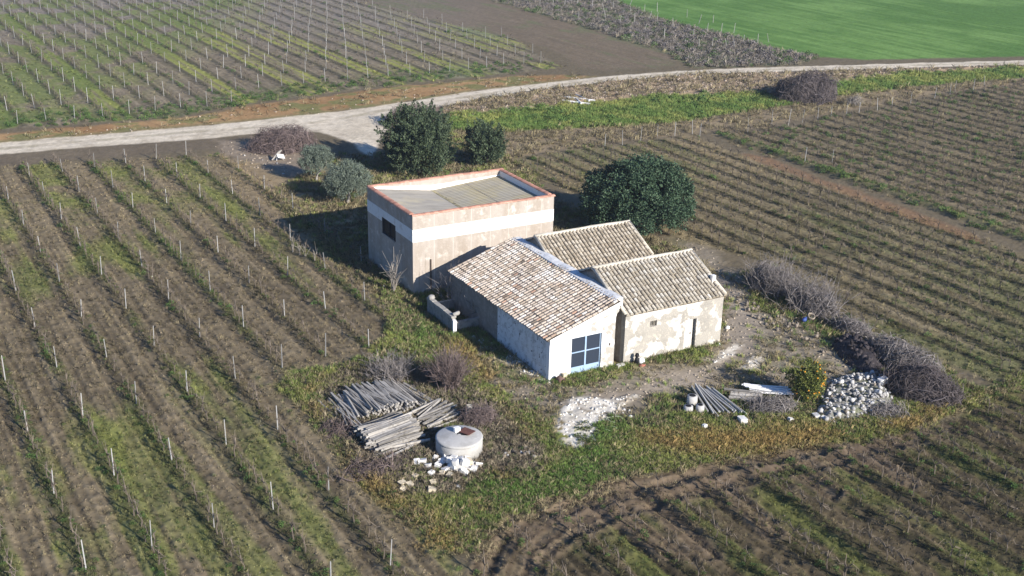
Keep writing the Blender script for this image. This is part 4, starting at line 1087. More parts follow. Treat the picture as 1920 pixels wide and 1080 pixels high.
ot = tree("orange_tree", (1512, 752), "small orange tree full of ripe fruit at the edge of the yard", "orange tree", mor, 'clump', 0.92, 0.88, 1.1, 1.28, 46, 70, 80, 0.27, 0.11, 0.06, zmin=-0.9, th=0.7, tr=0.06, wob=0.4)
mb = MB(); ff = np.array(ICO_F)
for d in sphere_dirs(48, np.random.default_rng(5), -0.8):
    if d[2] > 0.85 and rnd.random() < 0.5: continue
    c = np.array([0.90 * d[0], 0.86 * d[1], 1.08 * d[2]]) * 1.03 + [0, 0, 1.28]
    mb.add([tuple(q) for q in ICO_V * 0.052 + c], [tuple(q) for q in ff])
mb.build("ripe_oranges", M("orange_fruit", (0.75, 0.33, 0.03), rough=0.5), ot, True, kind='stuff')

# ---- bare brush
def brush_mesh(name, rx, ry, h, n, seed, L=(0.7, 1.6), rad=0.016, zlow=0.0, up=0.15):
    r = np.random.default_rng(seed)
    d = sphere_dirs(n, r, 0.0); R_ = (r.random((n, 1)) ** 0.45) * noisy_dome(d, seed, 0.42)[:, None]
    P0 = d * R_ * np.array([rx, ry, h]); P0[:, 2] = np.maximum(P0[:, 2], 0.03)
    D = np.cross(d, r.normal(size=(n, 3))); D /= np.linalg.norm(D, axis=1, keepdims=True) + 1e-9
    D = D + d * 0.35 + np.array([0, 0, up]); ln = r.uniform(L[0], L[1], (n, 1))
    bend = r.normal(0, 0.35, (n, 3)) - d * 0.35 - np.array([0, 0, 0.25])
    k = 5; t = np.linspace(-0.5, 0.5, k)
    P = P0[:, None, :] + D[:, None, :] * (t[None, :, None] * ln[:, None, :]) + bend[:, None, :] * ((t ** 2)[None, :, None] * ln[:, None, :] * 1.6)
    P[..., 2] = np.maximum(P[..., 2], zlow + 0.01)
    R2 = rad * (r.uniform(0.6, 1.2, (n, 1)) + 1.8 * (r.random((n, 1)) < 0.05)) * np.linspace(1.1, 0.55, k)[None, :]
    V, F = tubes_np(P, R2, 3)
    return np_mesh(name, V, F)
def fan_mesh(name, h, spread, n, seed, rad=0.012, sub=7, base=0.25):
    r = np.random.default_rng(seed); k = 5; t = np.linspace(0, 1, k)
    b = np.stack([r.normal(0, base, n), r.normal(0, base, n), np.zeros(n)], 1)
    a = r.uniform(0, 2 * math.pi, n); s = spread * np.sqrt(r.random(n))
    tip = b + np.stack([np.cos(a) * s, np.sin(a) * s, h * r.uniform(0.6, 1.0, n) * np.sqrt(np.maximum(0.15, 1 - 0.6 * (s / spread) ** 2))], 1)
    sag = r.normal(0, 0.12, (n, 3)); sag[:, 2] = 0.1
    P = b[:, None, :] * (1 - t)[None, :, None] + tip[:, None, :] * t[None, :, None] + sag[:, None, :] * (np.sin(t * math.pi))[None, :, None]
    V1, F1 = tubes_np(P, rad * 1.4 * np.linspace(1.4, 0.5, k)[None, :] * np.ones((n, 1)), 3)
    # twigs off each stem
    i = np.repeat(np.arange(n), sub); tt = r.uniform(0.25, 0.98, n * sub)
    st = b[i] * (1 - tt)[:, None] + tip[i] * tt[:, None] + sag[i] * np.sin(tt * math.pi)[:, None]
    d = (tip - b)[i]; d /= np.linalg.norm(d, axis=1, keepdims=True); d = d + r.normal(0, 0.45, d.shape)
    ln = (h * r.uniform(0.12, 0.34, n * sub))[:, None]
    k2 = 3; t2 = np.linspace(0, 1, k2)
    P2 = st[:, None, :] + d[:, None, :] * (t2[None, :, None] * ln[:, None, :]) + r.normal(0, 0.04, (n * sub, 1, 3)) * (t2 ** 2)[None, :, None]
    P2[..., 2] = np.maximum(P2[..., 2], 0.01)
    V2, F2 = tubes_np(P2, rad * 0.8 * np.linspace(1.0, 0.6, k2)[None, :] * np.ones((n * sub, 1)), 3)
    return np_mesh(name, np.concatenate([V1, V2]), np.concatenate([F1, F2 + len(V1)]))
m_brp = M("purple_brown_twigs", (0.185, 0.142, 0.130), island=0.45)
m_brg = M("grey_twigs", (0.24, 0.215, 0.20), island=0.45)
m_brd = M("dark_grey_twigs", (0.125, 0.105, 0.102), island=0.45)
m_twig = M("pale_twigs", (0.29, 0.26, 0.225), island=0.3)
def brush(px, label, cat, mat, rx, ry, h, n, seed, rz=0.0, name="brush_heap", group=None, **k):
    p = at(*px)
    return link(name, brush_mesh(name, rx, ry, h, n, seed, **k), mat, None, (p[0], p[1], float(gz(p[0], p[1])[0])), (0, 0, rz), label, cat, group)
def fan(px, label, cat, mat, h, spread, n, seed, name="bare_shrub", **k):
    p = at(*px)
    return link(name, fan_mesh(name, h, spread, n, seed, **k), mat, None, (p[0], p[1], float(gz(p[0], p[1])[0])), None, label, cat)
brush((526, 280), "purple-brown heap of dry brush beside the dirt road, left of the olive trees", "brush heap", m_brp, 3.2, 2.2, 2.3, 3600, 51, YAW * 0.2)
brush((778, 232), "dark twiggy bramble mound behind the large cypress by the road", "bramble", m_brp, 3.5, 2.0, 2.2, 1800, 52, 0.3, name="bramble")
brush((1508, 186), "big dark purple bramble bush standing alone below the road at upper right", "bramble", m_brd, 4.1, 3.2, 3.0, 5200, 53, 0.2, name="bramble", rad=0.026)
brush((1600, 196), "small pale bare bush right behind the first rows of the upper right vineyard", "bush", m_twig, 1.2, 1.0, 1.2, 260, 54, 0, name="bare_bush")
# the long bramble hedge right of the yard
for i, (q, rx, ry, h, n, mt, sp, lb) in enumerate([
    ((1452, 545), 2.3, 1.4, 1.7, 1500, m_brg, 1, "grey bramble at the house end of the long hedge, behind the stone line"),
    ((1526, 584), 2.0, 1.1, 1.6, 1500, m_brg, 1, "grey upright bramble in the middle of the hedge, above the dark waste heap"),
    ((1596, 622), 1.8, 0.8, 0.8, 900, m_brg, 0, "low pale bramble just beyond the dark waste heap"),
    ((1668, 664), 1.9, 0.9, 0.9, 1000, m_brg, 0, "low grey bramble between the dark waste heap and the large brush heap")]):
    p = at(*q)
    root = link("bramble", brush_mesh("bramble", rx, ry, h, n, 60 + i), mt, None, (p[0], p[1], float(gz(p[0], p[1])[0])), (0, 0, math.radians(-50)), lb, "bramble")
    if sp: link("upright_canes", fan_mesh("upright_canes", 2.3, 1.5, 110, 70 + i, sub=6, base=0.9), mt, root)
brush((1722, 738), "large dark heap of cut brush at the right end of the hedge", "brush heap", m_brd, 2.35, 1.45, 1.45, 3400, 65, math.radians(-38), rad=0.018)
brush((1700, 690), "pale grey dry brush lying over the far side of the large brush heap", "brush heap", m_brg, 2.0, 1.1, 1.25, 1100, 66, math.radians(-40))
brush((1660, 778), "small tangle of pale twigs at the foot of the large brush heap", "twigs", m_brg, 1.3, 0.7, 0.5, 360, 67, 0.2, name="twig_tangle")
brush((700, 882), "dry grey-brown litter of twigs in front of the near post pile", "twigs", m_brp, 1.9, 0.9, 0.28, 420, 90, 0.5, name="twig_tangle", rad=0.012)
brush((640, 812), "dead twigs at the lower left end of the long post pile", "twigs", m_brp, 1.4, 0.7, 0.35, 300, 91, -0.5, name="twig_tangle", rad=0.012)
fan((842, 728), "tall purple-grey bare shrub between the post piles and the barn", "shrub", m_brp, 2.2, 1.1, 170, 81, sub=9)
fan((735, 712), "low grey bare shrub behind the long pile of posts", "shrub", m_brg, 1.35, 1.1, 110, 82, sub=7, base=0.5)
brush((898, 792), "clump of dry grey twigs right behind the round tank", "twigs", m_brp, 0.95, 0.7, 0.95, 620, 83, 0.3, name="twig_tangle", rad=0.012)
brush((830, 705), "dark tangle of sticks between the two bare shrubs", "twigs", m_brd, 1.2, 0.6, 0.5, 360, 84, 0.4, name="twig_tangle", rad=0.012)
brush((1445, 768), "grey tangle of wire and twigs beside the fanned posts", "twigs", m_brg, 1.6, 0.8, 0.55, 700, 85, 0.1, name="twig_tangle", rad=0.012)
fan((738, 548), "thin leafless sapling against the window wall of the tall building", "sapling", m_twig, 2.5, 0.75, 9, 86, name="bare_sapling", rad=0.02, sub=9, base=0.05)
fan((905, 603), "bare spreading fig tree growing inside the walled basin", "fig tree", m_twig, 2.3, 1.5, 16, 87, name="bare_fig_tree", rad=0.024, sub=11, base=0.15)
fan((868, 575), "thicket of thin bare stems between basin and barn wall", "thicket", m_brg, 2.6, 1.3, 60, 88, name="bare_thicket", rad=0.012, sub=6, base=0.7)
for q, h in (((548, 470), 1.5), ((562, 478), 1.2), ((573, 483), 1.0), ((590, 490), 1.1)):
    fan(q, None, None, m_twig, h, 0.3, 3, int(h * 100), name="bare_vine_stem", rad=0.015, sub=4, base=0.05)
for o in list(scene.objects):
    if o.name.startswith("bare_vine_stem"):
        o['label'] = "thin bare stem beside the tall building's shadow"; o['category'] = "stem"; o['group'] = "stems at the shadow's edge"

# ================================================================== PILES OF OLD POSTS
def pile(name_group, label, c0, c1, ang, L, n, layers, z0=0.06, mat=m_post, w=0.045, jit=0.06, fan_=0.0, lift=0.0, name="fence_post", cat="post"):
    me = MB().box(-L / 2, L / 2, -w, w, -w, w).mesh(name); me.materials.append(mat)
    a = at(*c0); b = at(*c1); d = (b - a)[:2]
    per = math.ceil(n / layers)
    for i in range(n):
        lay = i // per; t = (i % per + 0.5 * (lay % 2) + 0.3 + rnd.uniform(-.25, .25)) / per
        sh = 0.5 + (t - 0.5) * (1 - 0.13 * lay)
        x, y = a[0] + d[0] * sh, a[1] + d[1] * sh
        an = math.radians(ang) + rnd.gauss(0, jit) + fan_ * (t - 0.5)
        off = rnd.uniform(-0.22, 0.22)
        o = link(name, me, None, None, (x + math.cos(an) * off, y + math.sin(an) * off, z0 + lay * w * 2.1 + rnd.uniform(0, 0.015) + lift), (rnd.uniform(-.5, .5), rnd.gauss(0, 0.025) + (0.12 if lift else 0), an), label, cat, name_group)
        o.scale = (rnd.uniform(0.85, 1.08), 1, 1)
pile("posts of the long pile", "old grey concrete post in the long pile under the bare shrubs", (618, 778), (800, 740), -58, 3.1, 150, 6, jit=0.12, w=0.05)
pile("posts of the near pile", "old grey concrete post in the near pile left of the round tank", (698, 788), (762, 856), 40, 2.9, 100, 7, jit=0.10, w=0.05)
pile("posts of the small pile", "old grey concrete post in the small pile behind the round tank", (792, 762), (844, 800), 50, 2.4, 30, 3, jit=0.2)
pile("loose posts by the long pile", "crooked loose pole lying across the left end of the long post pile", (640, 792), (668, 800), -66, 2.2, 4, 1, z0=0.45, jit=0.25, w=0.03)
pile("fanned posts", "grey post in the fan of posts leaning beside the concrete pots", (1312, 760), (1368, 760), -66, 2.7, 15, 2, fan_=0.35, lift=0.25, jit=0.03, w=0.04, mat=m_postn)
pile("white planks", "long white plank lying in the small stack near the orange tree", (1436, 733), (1442, 748), -12, 2.4, 9, 2, mat=m_barnw, w=0.04, jit=0.04, z0=0.30, name="white_plank", cat="plank")
pile("slabs under the slats", "flat grey board lying beside the fan of posts", (1398, 740), (1404, 760), -14, 2.0, 5, 1, mat=m_post, w=0.07, jit=0.12, z0=0.22, name="wooden_board", cat="board")
pile("beams in the grass", "long whitish beam lying in the grass below the road bank", (1078, 196), (1096, 186), -42, 3.6, 4, 1, mat=m_barnw, w=0.09, jit=0.45, z0=0.25, name="fallen_beam", cat="beam")

# ================================================================== STONES, TANK AND ODDS
m_conc = M("tank_concrete", (0.47, 0.455, 0.425), layers=[((0.38, 0.365, 0.335), 1.3, 0.45, 0.62), ((0.55, 0.54, 0.51), 4, 0.58, 0.72), ((0.30, 0.28, 0.25), 7, 0.66, 0.76, 6, (1, 1, 0.4))], bump=0.01)
m_rust = M("rusty_plate", (0.135, 0.060, 0.048), layers=[((0.21, 0.095, 0.065), 5, 0.5, 0.68)], bump=0.01)
tp = at(861, 817, 0.86)
tank = empty("round_tank", (tp[0], tp[1], 0), 0.0, "low round concrete water tank with a rusty hatch, beside the white blocks", "water tank")
MB().lathe([(1.17, -0.2), (1.17, 0.70), (1.155, 0.72)], 48).build("tank_wall", m_conc, tank, True)
MB().lathe([(1.165, 0.721), (1.185, 0.74), (1.18, 0.83), (1.10, 0.86), (0.0, 0.92)], 48).build("lid", m_conc, tank, True)
MB().box(-0.12, 0.42, -0.03, 0.62, 0.90, 0.915).build("manhole", m_black, tank, rot=(0, 0, 0))
h_ = MB().box(-0.36, 0.36, -0.27, 0.27, -0.012, 0.012).build("hatch", m_rust, tank, loc=(0.36, 0.30, 0.965), rot=(0.03, -0.04, math.radians(-38)))
p = at(857, 806, 1.0)
link("stone", block_mesh("stone", 3, 0.30, 0.22, 0.22), m_barnw, None, (p[0], p[1], 1.02), (0, 0, 0.5), "single pale stone lying on top of the round tank", "stone")
m_lime = M("white_limestone", (0.72, 0.70, 0.66), layers=[((0.56, 0.52, 0.45), 3, 0.55, 0.7)], objrand=0.1, bump=0.02)
m_limey = M("yellow_limestone", (0.58, 0.50, 0.36), layers=[((0.46, 0.39, 0.28), 3, 0.5, 0.7)], objrand=0.1, bump=0.02)
m_rub = M("grey_rubble", (0.40, 0.385, 0.36), layers=[((0.54, 0.53, 0.51), 4, 0.5, 0.7), ((0.25, 0.24, 0.225), 7, 0.6, 0.75)], objrand=0.35, bump=0.02)
m_rubb = M("brown_rubble", (0.22, 0.185, 0.145), layers=[((0.32, 0.275, 0.22), 4, 0.5, 0.7)], objrand=0.35, bump=0.02)
m_charm = M("charred_waste", (0.045, 0.038, 0.04), layers=[((0.13, 0.11, 0.105), 6, 0.55, 0.7)], objrand=0.5, bump=0.02)
bm_ = [block_mesh("limestone_block", 100 + i, 0.36, 0.28, 0.27) for i in range(5)]
for q in bm_: q.materials.append(m_lime)
bmy = [block_mesh("limestone_block", 120 + i, 0.33, 0.27, 0.25) for i in range(2)]
for q in bmy: q.materials.append(m_limey)
Bp = [(803, 872, 0), (816, 858, 0), (822, 872, 0), (830, 866, 0), (835, 880, 0), (843, 862, 1), (852, 858, 1), (862, 862, 1), (866, 875, 0), (872, 866, 2), (852, 872, 1), (846, 876, 0), (858, 880, 0), (870, 884, 0), (878, 878, 0), (876, 862, 1), (884, 868, 0), (838, 858, 0), (862, 872, 1), (854, 866, 2), (808, 886, 0), (897, 870, 0), (888, 878, 0), (782, 866, 0), (793, 864, 0)]
By = [(829, 886, 0), (843, 890, 0), (879, 864, 1), (812, 904, 0), (754, 905, 0), (768, 908, 0), (778, 892, 0), (809, 918, 0), (756, 916, 0)]
for k, (lst, ms, lb, gr) in enumerate(((Bp, bm_, "white squared limestone block in the heap at the foot of the round tank", "white blocks by the tank"), (By, bmy, "yellowish limestone block lying in front of the round tank", "yellow blocks by the tank"))):
    for q in lst:
        p = at(q[0], q[1], 0.15 + q[2] * 0.22)
        o = link("limestone_block", rnd.choice(ms), None, None, (p[0], p[1], 0.10 + q[2] * 0.24), (rnd.gauss(0, .25), rnd.gauss(0, .25), rnd.uniform(0, 6)), lb, "stone block", gr)
        s = rnd.uniform(0.85, 1.15); o.scale = (s, s, s)
rk = {m_: [rock_mesh("rubble_stone", 200 + i + 10 * j, 1, rr_, zz_, 0.25) for i, (rr_, zz_) in enumerate(((0.8, 0.6), (0.9, 0.75), (0.6, 0.5), (0.75, 0.7)))] for j, m_ in enumerate((m_lime, m_rub, m_rubb, m_charm, m_limey))}
for m_, l_ in rk.items():
    for q in l_: q.materials.append(m_)
def heap(P, n, size, mats, label, group, hmax=0.5, cat="stone", name="rubble_stone", edge=1.2):
    lo = P.min(0); hi = P.max(0); got = 0; tries = 0
    while got < n and tries < n * 60:
        tries += 1
        x, y = rnd.uniform(lo[0], hi[0]), rnd.uniform(lo[1], hi[1])
        s = poly_sd(np.array([x]), np.array([y]), P)[0]
        if s < 0: continue
        top = hmax * min(1, s / edge) ** 0.7
        sz = size * rnd.uniform(0.5, 1.35)
        m_ = rnd.choice(mats)
        o = link(name, rnd.choice(rk[m_]), None, None, (x, y, rnd.uniform(max(0.0, top - 0.18), top) + (0.03 if P is HW_ else -0.02)), (rnd.uniform(0, 6), rnd.uniform(0, 6), rnd.uniform(0, 6)), label, cat, group)
        o.scale = (sz, sz, sz); got += 1
def mound(P, h, mat, name, label, cat, seed, edge=1.2, n=0.16):
    lo = P.min(0) - 0.3; hi = P.max(0) + 0.3
    xs = np.arange(lo[0], hi[0], n); ys = np.arange(lo[1], hi[1], n)
    X, Y = np.meshgrid(xs, ys); s = poly_sd(X.ravel(), Y.ravel(), P)
    Z_ = h * np.clip(s / edge, 0, 1) ** 0.7 + (fbm(X.ravel(), Y.ravel(), 0.35, 3, seed) - 0.5) * 0.22 - 0.05
    Z_ = np.where(s < 0.0, -0.25, Z_)
    nr, nc = X.shape; idx = np.arange(nr * nc).reshape(nr, nc)
    F = np.stack([idx[:-1, :-1], idx[:-1, 1:], idx[1:, 1:], idx[1:, :-1]], -1).reshape(-1, 4)
    F = F[(s[F] > -0.2).any(1)]
    return link(name, np_mesh(name, np.stack([X.ravel(), Y.ravel(), Z_], 1), F), mat, label=label, cat=cat, kind='stuff')
HW_ = poly([(1528, 782), (1536, 745), (1556, 718), (1590, 706), (1630, 702), (1664, 712), (1678, 740), (1670, 764), (1640, 778), (1590, 792), (1548, 798)])
mound(HW_, 0.42, M("rubble_fines", (0.23, 0.22, 0.19), layers=[((0.42, 0.41, 0.385), 3.5, 0.50, 0.62), ((0.15, 0.16, 0.09), 1.6, 0.50, 0.62)], bump=0.06, bscale=6), "rubble_fines", "fine grey-white rubble under the loose stones right of the orange tree", "rubble", 301, edge=0.7)
heap(HW_, 130, 0.145, (m_lime, m_rub, m_rub, m_rub, m_rubb), "pale stone in the grey-white rubble heap right of the orange tree", "stones of the white rubble heap", 0.55, edge=0.7)
mb = MB(); lo_ = HW_.min(0); hi_ = HW_.max(0)
for i in range(420):
    x, y = rnd.uniform(lo_[0], hi_[0]), rnd.uniform(lo_[1], hi_[1]); s_ = poly_sd(np.array([x]), np.array([y]), HW_)[0]
    if s_ < 0: continue
    r_ = rnd.uniform(0.05, 0.12); a_ = rnd.uniform(0, 6)
    Rm = np.array([[math.cos(a_), -math.sin(a_), 0], [math.sin(a_), math.cos(a_), 0], [0, 0, 1]])
    mb.add([tuple(q) for q in (ICO_V * (1 + np.array([[rnd.uniform(-.25, .25)] for _ in range(12)])) * np.array([r_, r_ * .8, r_ * .6])) @ Rm.T + np.array([x, y, 0.48 * min(1, s_ / 0.7) ** 0.7 + 0.02])], [tuple(q) for q in ICO_F])
mb.build("small_rubble", M("small_rubble", (0.40, 0.385, 0.36), island=0.4), None, label="small grey stones filling the rubble heap right of the orange tree", cat="rubble", kind='stuff')
DH = poly([(1556, 648), (1575, 632), (1612, 636), (1650, 668), (1662, 690), (1640, 712), (1605, 700), (1575, 672)])
mound(DH, 0.7, m_charm, "waste_fines", "black burnt waste under the dark lumps behind the orange tree", "waste", 302, edge=0.9)
heap(DH, 90, 0.19, (m_charm,), "blackened lump in the dark waste heap behind the orange tree", "lumps of the dark waste heap", 0.8, cat="waste lump", name="waste_lump", edge=0.9)
SLN = poly([(1372, 548), (1400, 560), (1470, 588), (1530, 612), (1560, 640), (1550, 668), (1500, 650), (1440, 612), (1388, 590)])
heap(SLN, 62, 0.14, (m_rubb,), "brownish stone in the collapsed wall line below the bramble hedge", "stones of the collapsed wall", 0.35)
heap(poly([(1036, 800), (1060, 770), (1110, 765), (1135, 800), (1120, 835), (1085, 845), (1048, 835)]), 30, 0.09, (m_lime,), "white plaster lump in the lime patch in front of the barn", "lumps of the lime patch", 0.12, cat="plaster lump", name="plaster_lump")
heap(poly([(1150, 760), (1200, 765), (1215, 780), (1180, 790), (1150, 780)]), 10, 0.11, (m_lime, m_rub), "pale stone scattered at the right end of the lime patch", "stones right of the lime patch", 0.08)
heap(poly([(925, 842), (985, 838), (1015, 858), (1005, 876), (940, 872)]), 30, 0.15, (m_rubb, m_rubb, m_rub), "brown stone in the low heap to the right of the round tank", "stones right of the tank", 0.3)
heap(poly([(745, 895), (800, 900), (880, 885), (890, 905), (850, 925), (780, 925)]), 24, 0.12, (m_rubb, m_rub, m_limey), "small stone strewn in the dry litter in front of the tank", "stones in the litter", 0.08)
heap(poly([(430, 275), (470, 275), (560, 330), (540, 345), (470, 315)]), 14, 0.12, (m_rubb, m_rub), "small stone on the pale ground below the purple brush heap", "stones by the brush heap", 0.05)
heap(poly([(690, 520), (760, 560), (775, 575), (745, 572), (700, 540)]), 10, 0.13, (m_lime, m_rub), "whitish stone along the foot of the tall building's window wall", "stones by the tall building", 0.05)
heap(poly([(1345, 600), (1365, 600), (1372, 640), (1345, 650)]), 8, 0.16, (m_limey, m_lime), "pale stone at the right corner of the gabled house", "stones at the house corner", 0.15)
for q, sx, lb in (((1415, 742), 0.5, None), ((1545, 786), .36, "squared white stone standing in front of the rubble heap"), ((1530, 782), 0.42, "flat bluish-white slab left of the squared stone at the rubble heap"), ((1482, 788), 0.3, "small white stone alone in the grass left of the rubble heap"), ((1321, 800), 0.28, "white stone in the grass below the fanned posts"), ((1392, 790), 0.55, "broken pale slab at the foot of the fanned posts"), ((1655, 715), 0.5, "large pale block on top of the rubble heap"), ((1597, 775), 0.35, "round white stone low on the front of the rubble heap")):
    if lb is None: continue
    zz = 0.55 if 'on top of' in lb else 0.1
    p = at(q[0], q[1], zz)
    link("stone_block", block_mesh("stone_block", int(q[0]), sx, sx * .75, sx * .6), m_lime, None, (p[0], p[1], zz + 0.05), (rnd.gauss(0, .15), rnd.gauss(0, .15), rnd.uniform(0, 3)), lb, "stone")
# pots of concrete by the fanned posts
for q, r_, h2, lb in (((1297, 758), 0.30, 0.52, "hollow concrete pot left of the fanned posts, the taller one"), ((1290, 772), 0.26, 0.34, "squat pale concrete pot in front of the taller pot"), ((1312, 772), 0.24, 0.40, "grey concrete pot between the taller pot and the fanned posts")):
    p = at(*q)
    t = empty("concrete_pot", (p[0], p[1], 0), 0, lb, "concrete pot")
    MB().lathe([(r_ * 0.9, -0.05), (r_, 0.1), (r_ * 0.95, h2), (r_ * 0.62, h2 + 0.02)], 14).build("body", m_conc, t, True)
    MB().lathe([(r_ * 0.60, h2 + 0.022), (r_ * 0.60, h2 + 0.03)], 14).build("hole", m_black, t)
# cut log by the tank
p = at(884, 788)
lg = empty("cut_log", (p[0], p[1], 0), 0, "short upright cut log with a pale sawn end behind the round tank", "log")
MB().tube([(0, 0, -0.1), (-0.05, 0, 0.45), (-0.12, 0.03, 0.85)], [0.17, 0.16, 0.16], 10).build("bark", m_barkg, lg, True)
MB().cyl((-0.12, 0.03), 0.145, 0.14, 0.83, 0.875, 10).build("sawn_end", m_limey, lg)
# things at the foot of the barn and house
p = farm(-4.42, -0.22)
bk = empty("toppled_bucket", (p[0], p[1], 0.0), YAW, "brown bucket lying at the sunlit corner of the barn", "bucket")
MB().lathe([(0.17, 0.0), (0.21, 0.42), (0.18, 0.42), (0.15, 0.05)], 14).build("body", M("brown_bucket", (0.16, 0.10, 0.08)), bk, True, loc=(-0.15, 0, 0.2), rot=(math.pi / 2 + 0.2, 0, 0.15))
p = farm(-4.10, -0.15)
link("stone_block", block_mesh("stone_block", 77, 0.26, 0.22, 0.40), m_limey, None, (p[0], p[1], 0.16), (0, 0, YAW), "tan stone standing right of the bucket at the barn corner", "stone")
p = farm(-0.35, -0.28)
link("stone_block", block_mesh("stone_block", 78, 0.50, 0.28, 0.22), m_lime, None, (p[0], p[1], 0.07), (0, 0, YAW), "white stone at the foot of the dark recess between barn and house", "stone")
p = farm(0.72, -0.35)
jg = empty("black_jug", (p[0], p[1], 0), YAW, "black plastic jug standing by the house wall", "jug")
MB().lathe([(0.13, 0.0), (0.14, 0.32), (0.10, 0.42), (0.06, 0.46), (0.06, 0.52)], 12).build("body", m_black, jg, True)
MB().lathe([(0.15, 0.52), (0.13, 0.56), (0.10, 0.68), (0.02, 0.72)], 12).build("cap", m_black, jg, True)
p = farm(1.05, -0.32)
link("white_sack", rock_mesh("white_sack", 9, 0.26, 0.2, 0.22, 0.2), m_barnw, None, (p[0], p[1], 0.14), (0, 0, 0.4), "crumpled white sack beside the black jug", "sack")
p = farm(0.82, -0.72)
link("red_rag", rock_mesh("red_rag", 12, 0.25, 0.16, 0.07, 0.3), M("red_cloth", (0.48, 0.17, 0.13)), None, (p[0], p[1], 0.05), (0, 0, 0.4), "faded red rag on the ground in front of the black jug", "rag")
# broken white chair by the brush heap
p = at(523, 300)
ch = empty("broken_chair", (p[0], p[1], 0.02), 0.6, "broken white plastic chair lying by the purple brush heap", "chair")
ch.scale = (0.8, 0.8, 0.8)
m_pl = M("white_plastic", (0.72, 0.72, 0.70), rough=0.5)
MB().box(-0.45, 0.45, -0.35, 0.35, 0.55, 0.60).build("seat", m_pl, ch, rot=(0.5, 0.25, 0))
MB().prism_y([(-0.9, 0.15), (-0.1, 0.95), (0.35, 1.15), (0.42, 1.05), (-0.8, 0.05)], -0.06, 0.06).build("backrest", m_post, ch)
for a, b in ((-0.4, -0.3), (0.4, -0.3), (0.4, 0.3), (-0.4, 0.3)):
    MB().tube([(a, b, 0.0), (a * 0.85, b * 0.9, 0.55)], [0.035, 0.035], 5).build("leg", m_pl, ch)
# a dark waste pipe and blue scrap at the collapsed wall
p = at(1508, 608)
link("blue_scrap", rock_mesh("blue_scrap", 15, 0.30, 0.18, 0.14, 0.3), M("blue_plastic", (0.05, 0.09, 0.28), rough=0.5), None, (p[0], p[1], 0.35), (0, 0, 1), "crumpled blue plastic scrap on the collapsed wall line", "scrap")
p = at(1519, 603)
me = bpy.data.meshes.new("old_tyre")
mb = MB(); n = 16
for i in range(n):
    pass
prof = [(0.22 + 0.045 * math.cos(a_), 0.10 + 0.09 * math.sin(a_)) for a_ in [2 * math.pi * k / 8 for k in range(9)]]
vs = []; fs = []
for (r_, z_) in prof[:-1]: vs += [(r_ * math.cos(2 * math.pi * i / n), r_ * math.sin(2 * math.pi * i / n), z_) for i in range(n)]
for k in range(8):
    fs += [(k * n + i, k * n + (i + 1) % n, ((k + 1) % 8) * n + (i + 1) % n, ((k + 1) % 8) * n + i) for i in range(n)]
mb.add(vs, fs).build("pale_hoop", m_rubb, None, True, loc=(p[0], p[1], 0.30), rot=(0.5, 0.2, 0), label="pale round hoop lying on the collapsed wall line", cat="hoop")
p = at(1137, 796)
mb = MB().add([(v[0] * 1.5, v[1] * 1.5, v[2] * 0.4) for v in vs], fs)
m_hose = M("pale_green_hose", (0.45, 0.50, 0.33))
for q, rr_, lb in (((1152, 790), 0.42, "pale loop of hose in the green grass right of the lime patch"), ((1145, 808), 0.3, "smaller loop of hose in the grass below the larger loop")):
    p = at(*q); P_ = [(rr_ * math.cos(a_) * (1 + .1 * math.sin(3 * a_)), rr_ * 0.8 * math.sin(a_), 0.12 + 0.03 * math.sin(2 * a_)) for a_ in [5.6 * k / 18 for k in range(19)]]
    MB().tube(P_, [0.022] * 19, 5).build("garden_hose", m_hose, None, True, loc=(p[0], p[1], 0), label=lb, cat="hose")

# ================================================================== GROUND COVER
def blades(n, h, w, spread, seed, lean=0.5, name="tuft"):
    r = np.random.default_rng(seed)
    a = r.uniform(0, 2 * math.pi, n); rr_ = spread * np.sqrt(r.random(n)); b = np.stack([rr_ * np.cos(a), rr_ * np.sin(a), np.zeros(n)], 1)
    hh = h * r.uniform(0.55, 1.15, n); ln = lean * r.random(n) * hh; a2 = a + r.normal(0, 0.8, n)
    tip = b + np.stack([np.cos(a2) * ln, np.sin(a2) * ln, hh * (1 - 0.25 * ln / hh)], 1)
    mid = b * 0.5 + tip * 0.5 + np.array([0, 0, 0.12]) * hh[:, None]
    s = np.stack([-np.sin(a2), np.cos(a2), np.zeros(n)], 1) * (w / 2)
    V = np.stack([b - s, b + s, mid + s * 0.8, tip, mid - s * 0.8], 1).reshape(-1, 3)
    return np_mesh(name, V, np.arange(n * 5).reshape(n, 5))
def leafy(n, R, h, L, W, seed, name="weed"):
    r = np.random.default_rng(seed); d = sphere_dirs(n, r, 0.0); c = d * np.array([R, R, h]) * (r.random((n, 1)) ** 0.4)
    c[:, 2] += 0.02
    V, F = leaves_np(c, d * np.array([1, 1, .5]) + r.normal(0, .4, (n, 3)), L, W, r)
    return np_mesh(name, V, F)
m_cov = M("living_cover", tint="tint", island=0.35, rough=0.8)
m_clod = M("soil_clod", tint="tint", rough=1.0)
pr_grass = proto_obj("grass_pattern", blades(20, 0.24, 0.022, 0.16, 1), m_cov)
pr_weed = proto_obj("weed_pattern", leafy(34, 0.20, 0.16, 0.085, 0.05, 2), m_cov)
pr_straw = proto_obj("straw_pattern", blades(16, 0.22, 0.014, 0.14, 3, lean=1.6), m_cov)
pr_clod = proto_obj("clod_pattern", rock_mesh("clod", 4, 0.09, 0.08, 0.06, 0.3), m_clod)
pr_bush = proto_obj("bushy_weed_pattern", leafy(70, 0.30, 0.30, 0.10, 0.06, 6), m_cov)

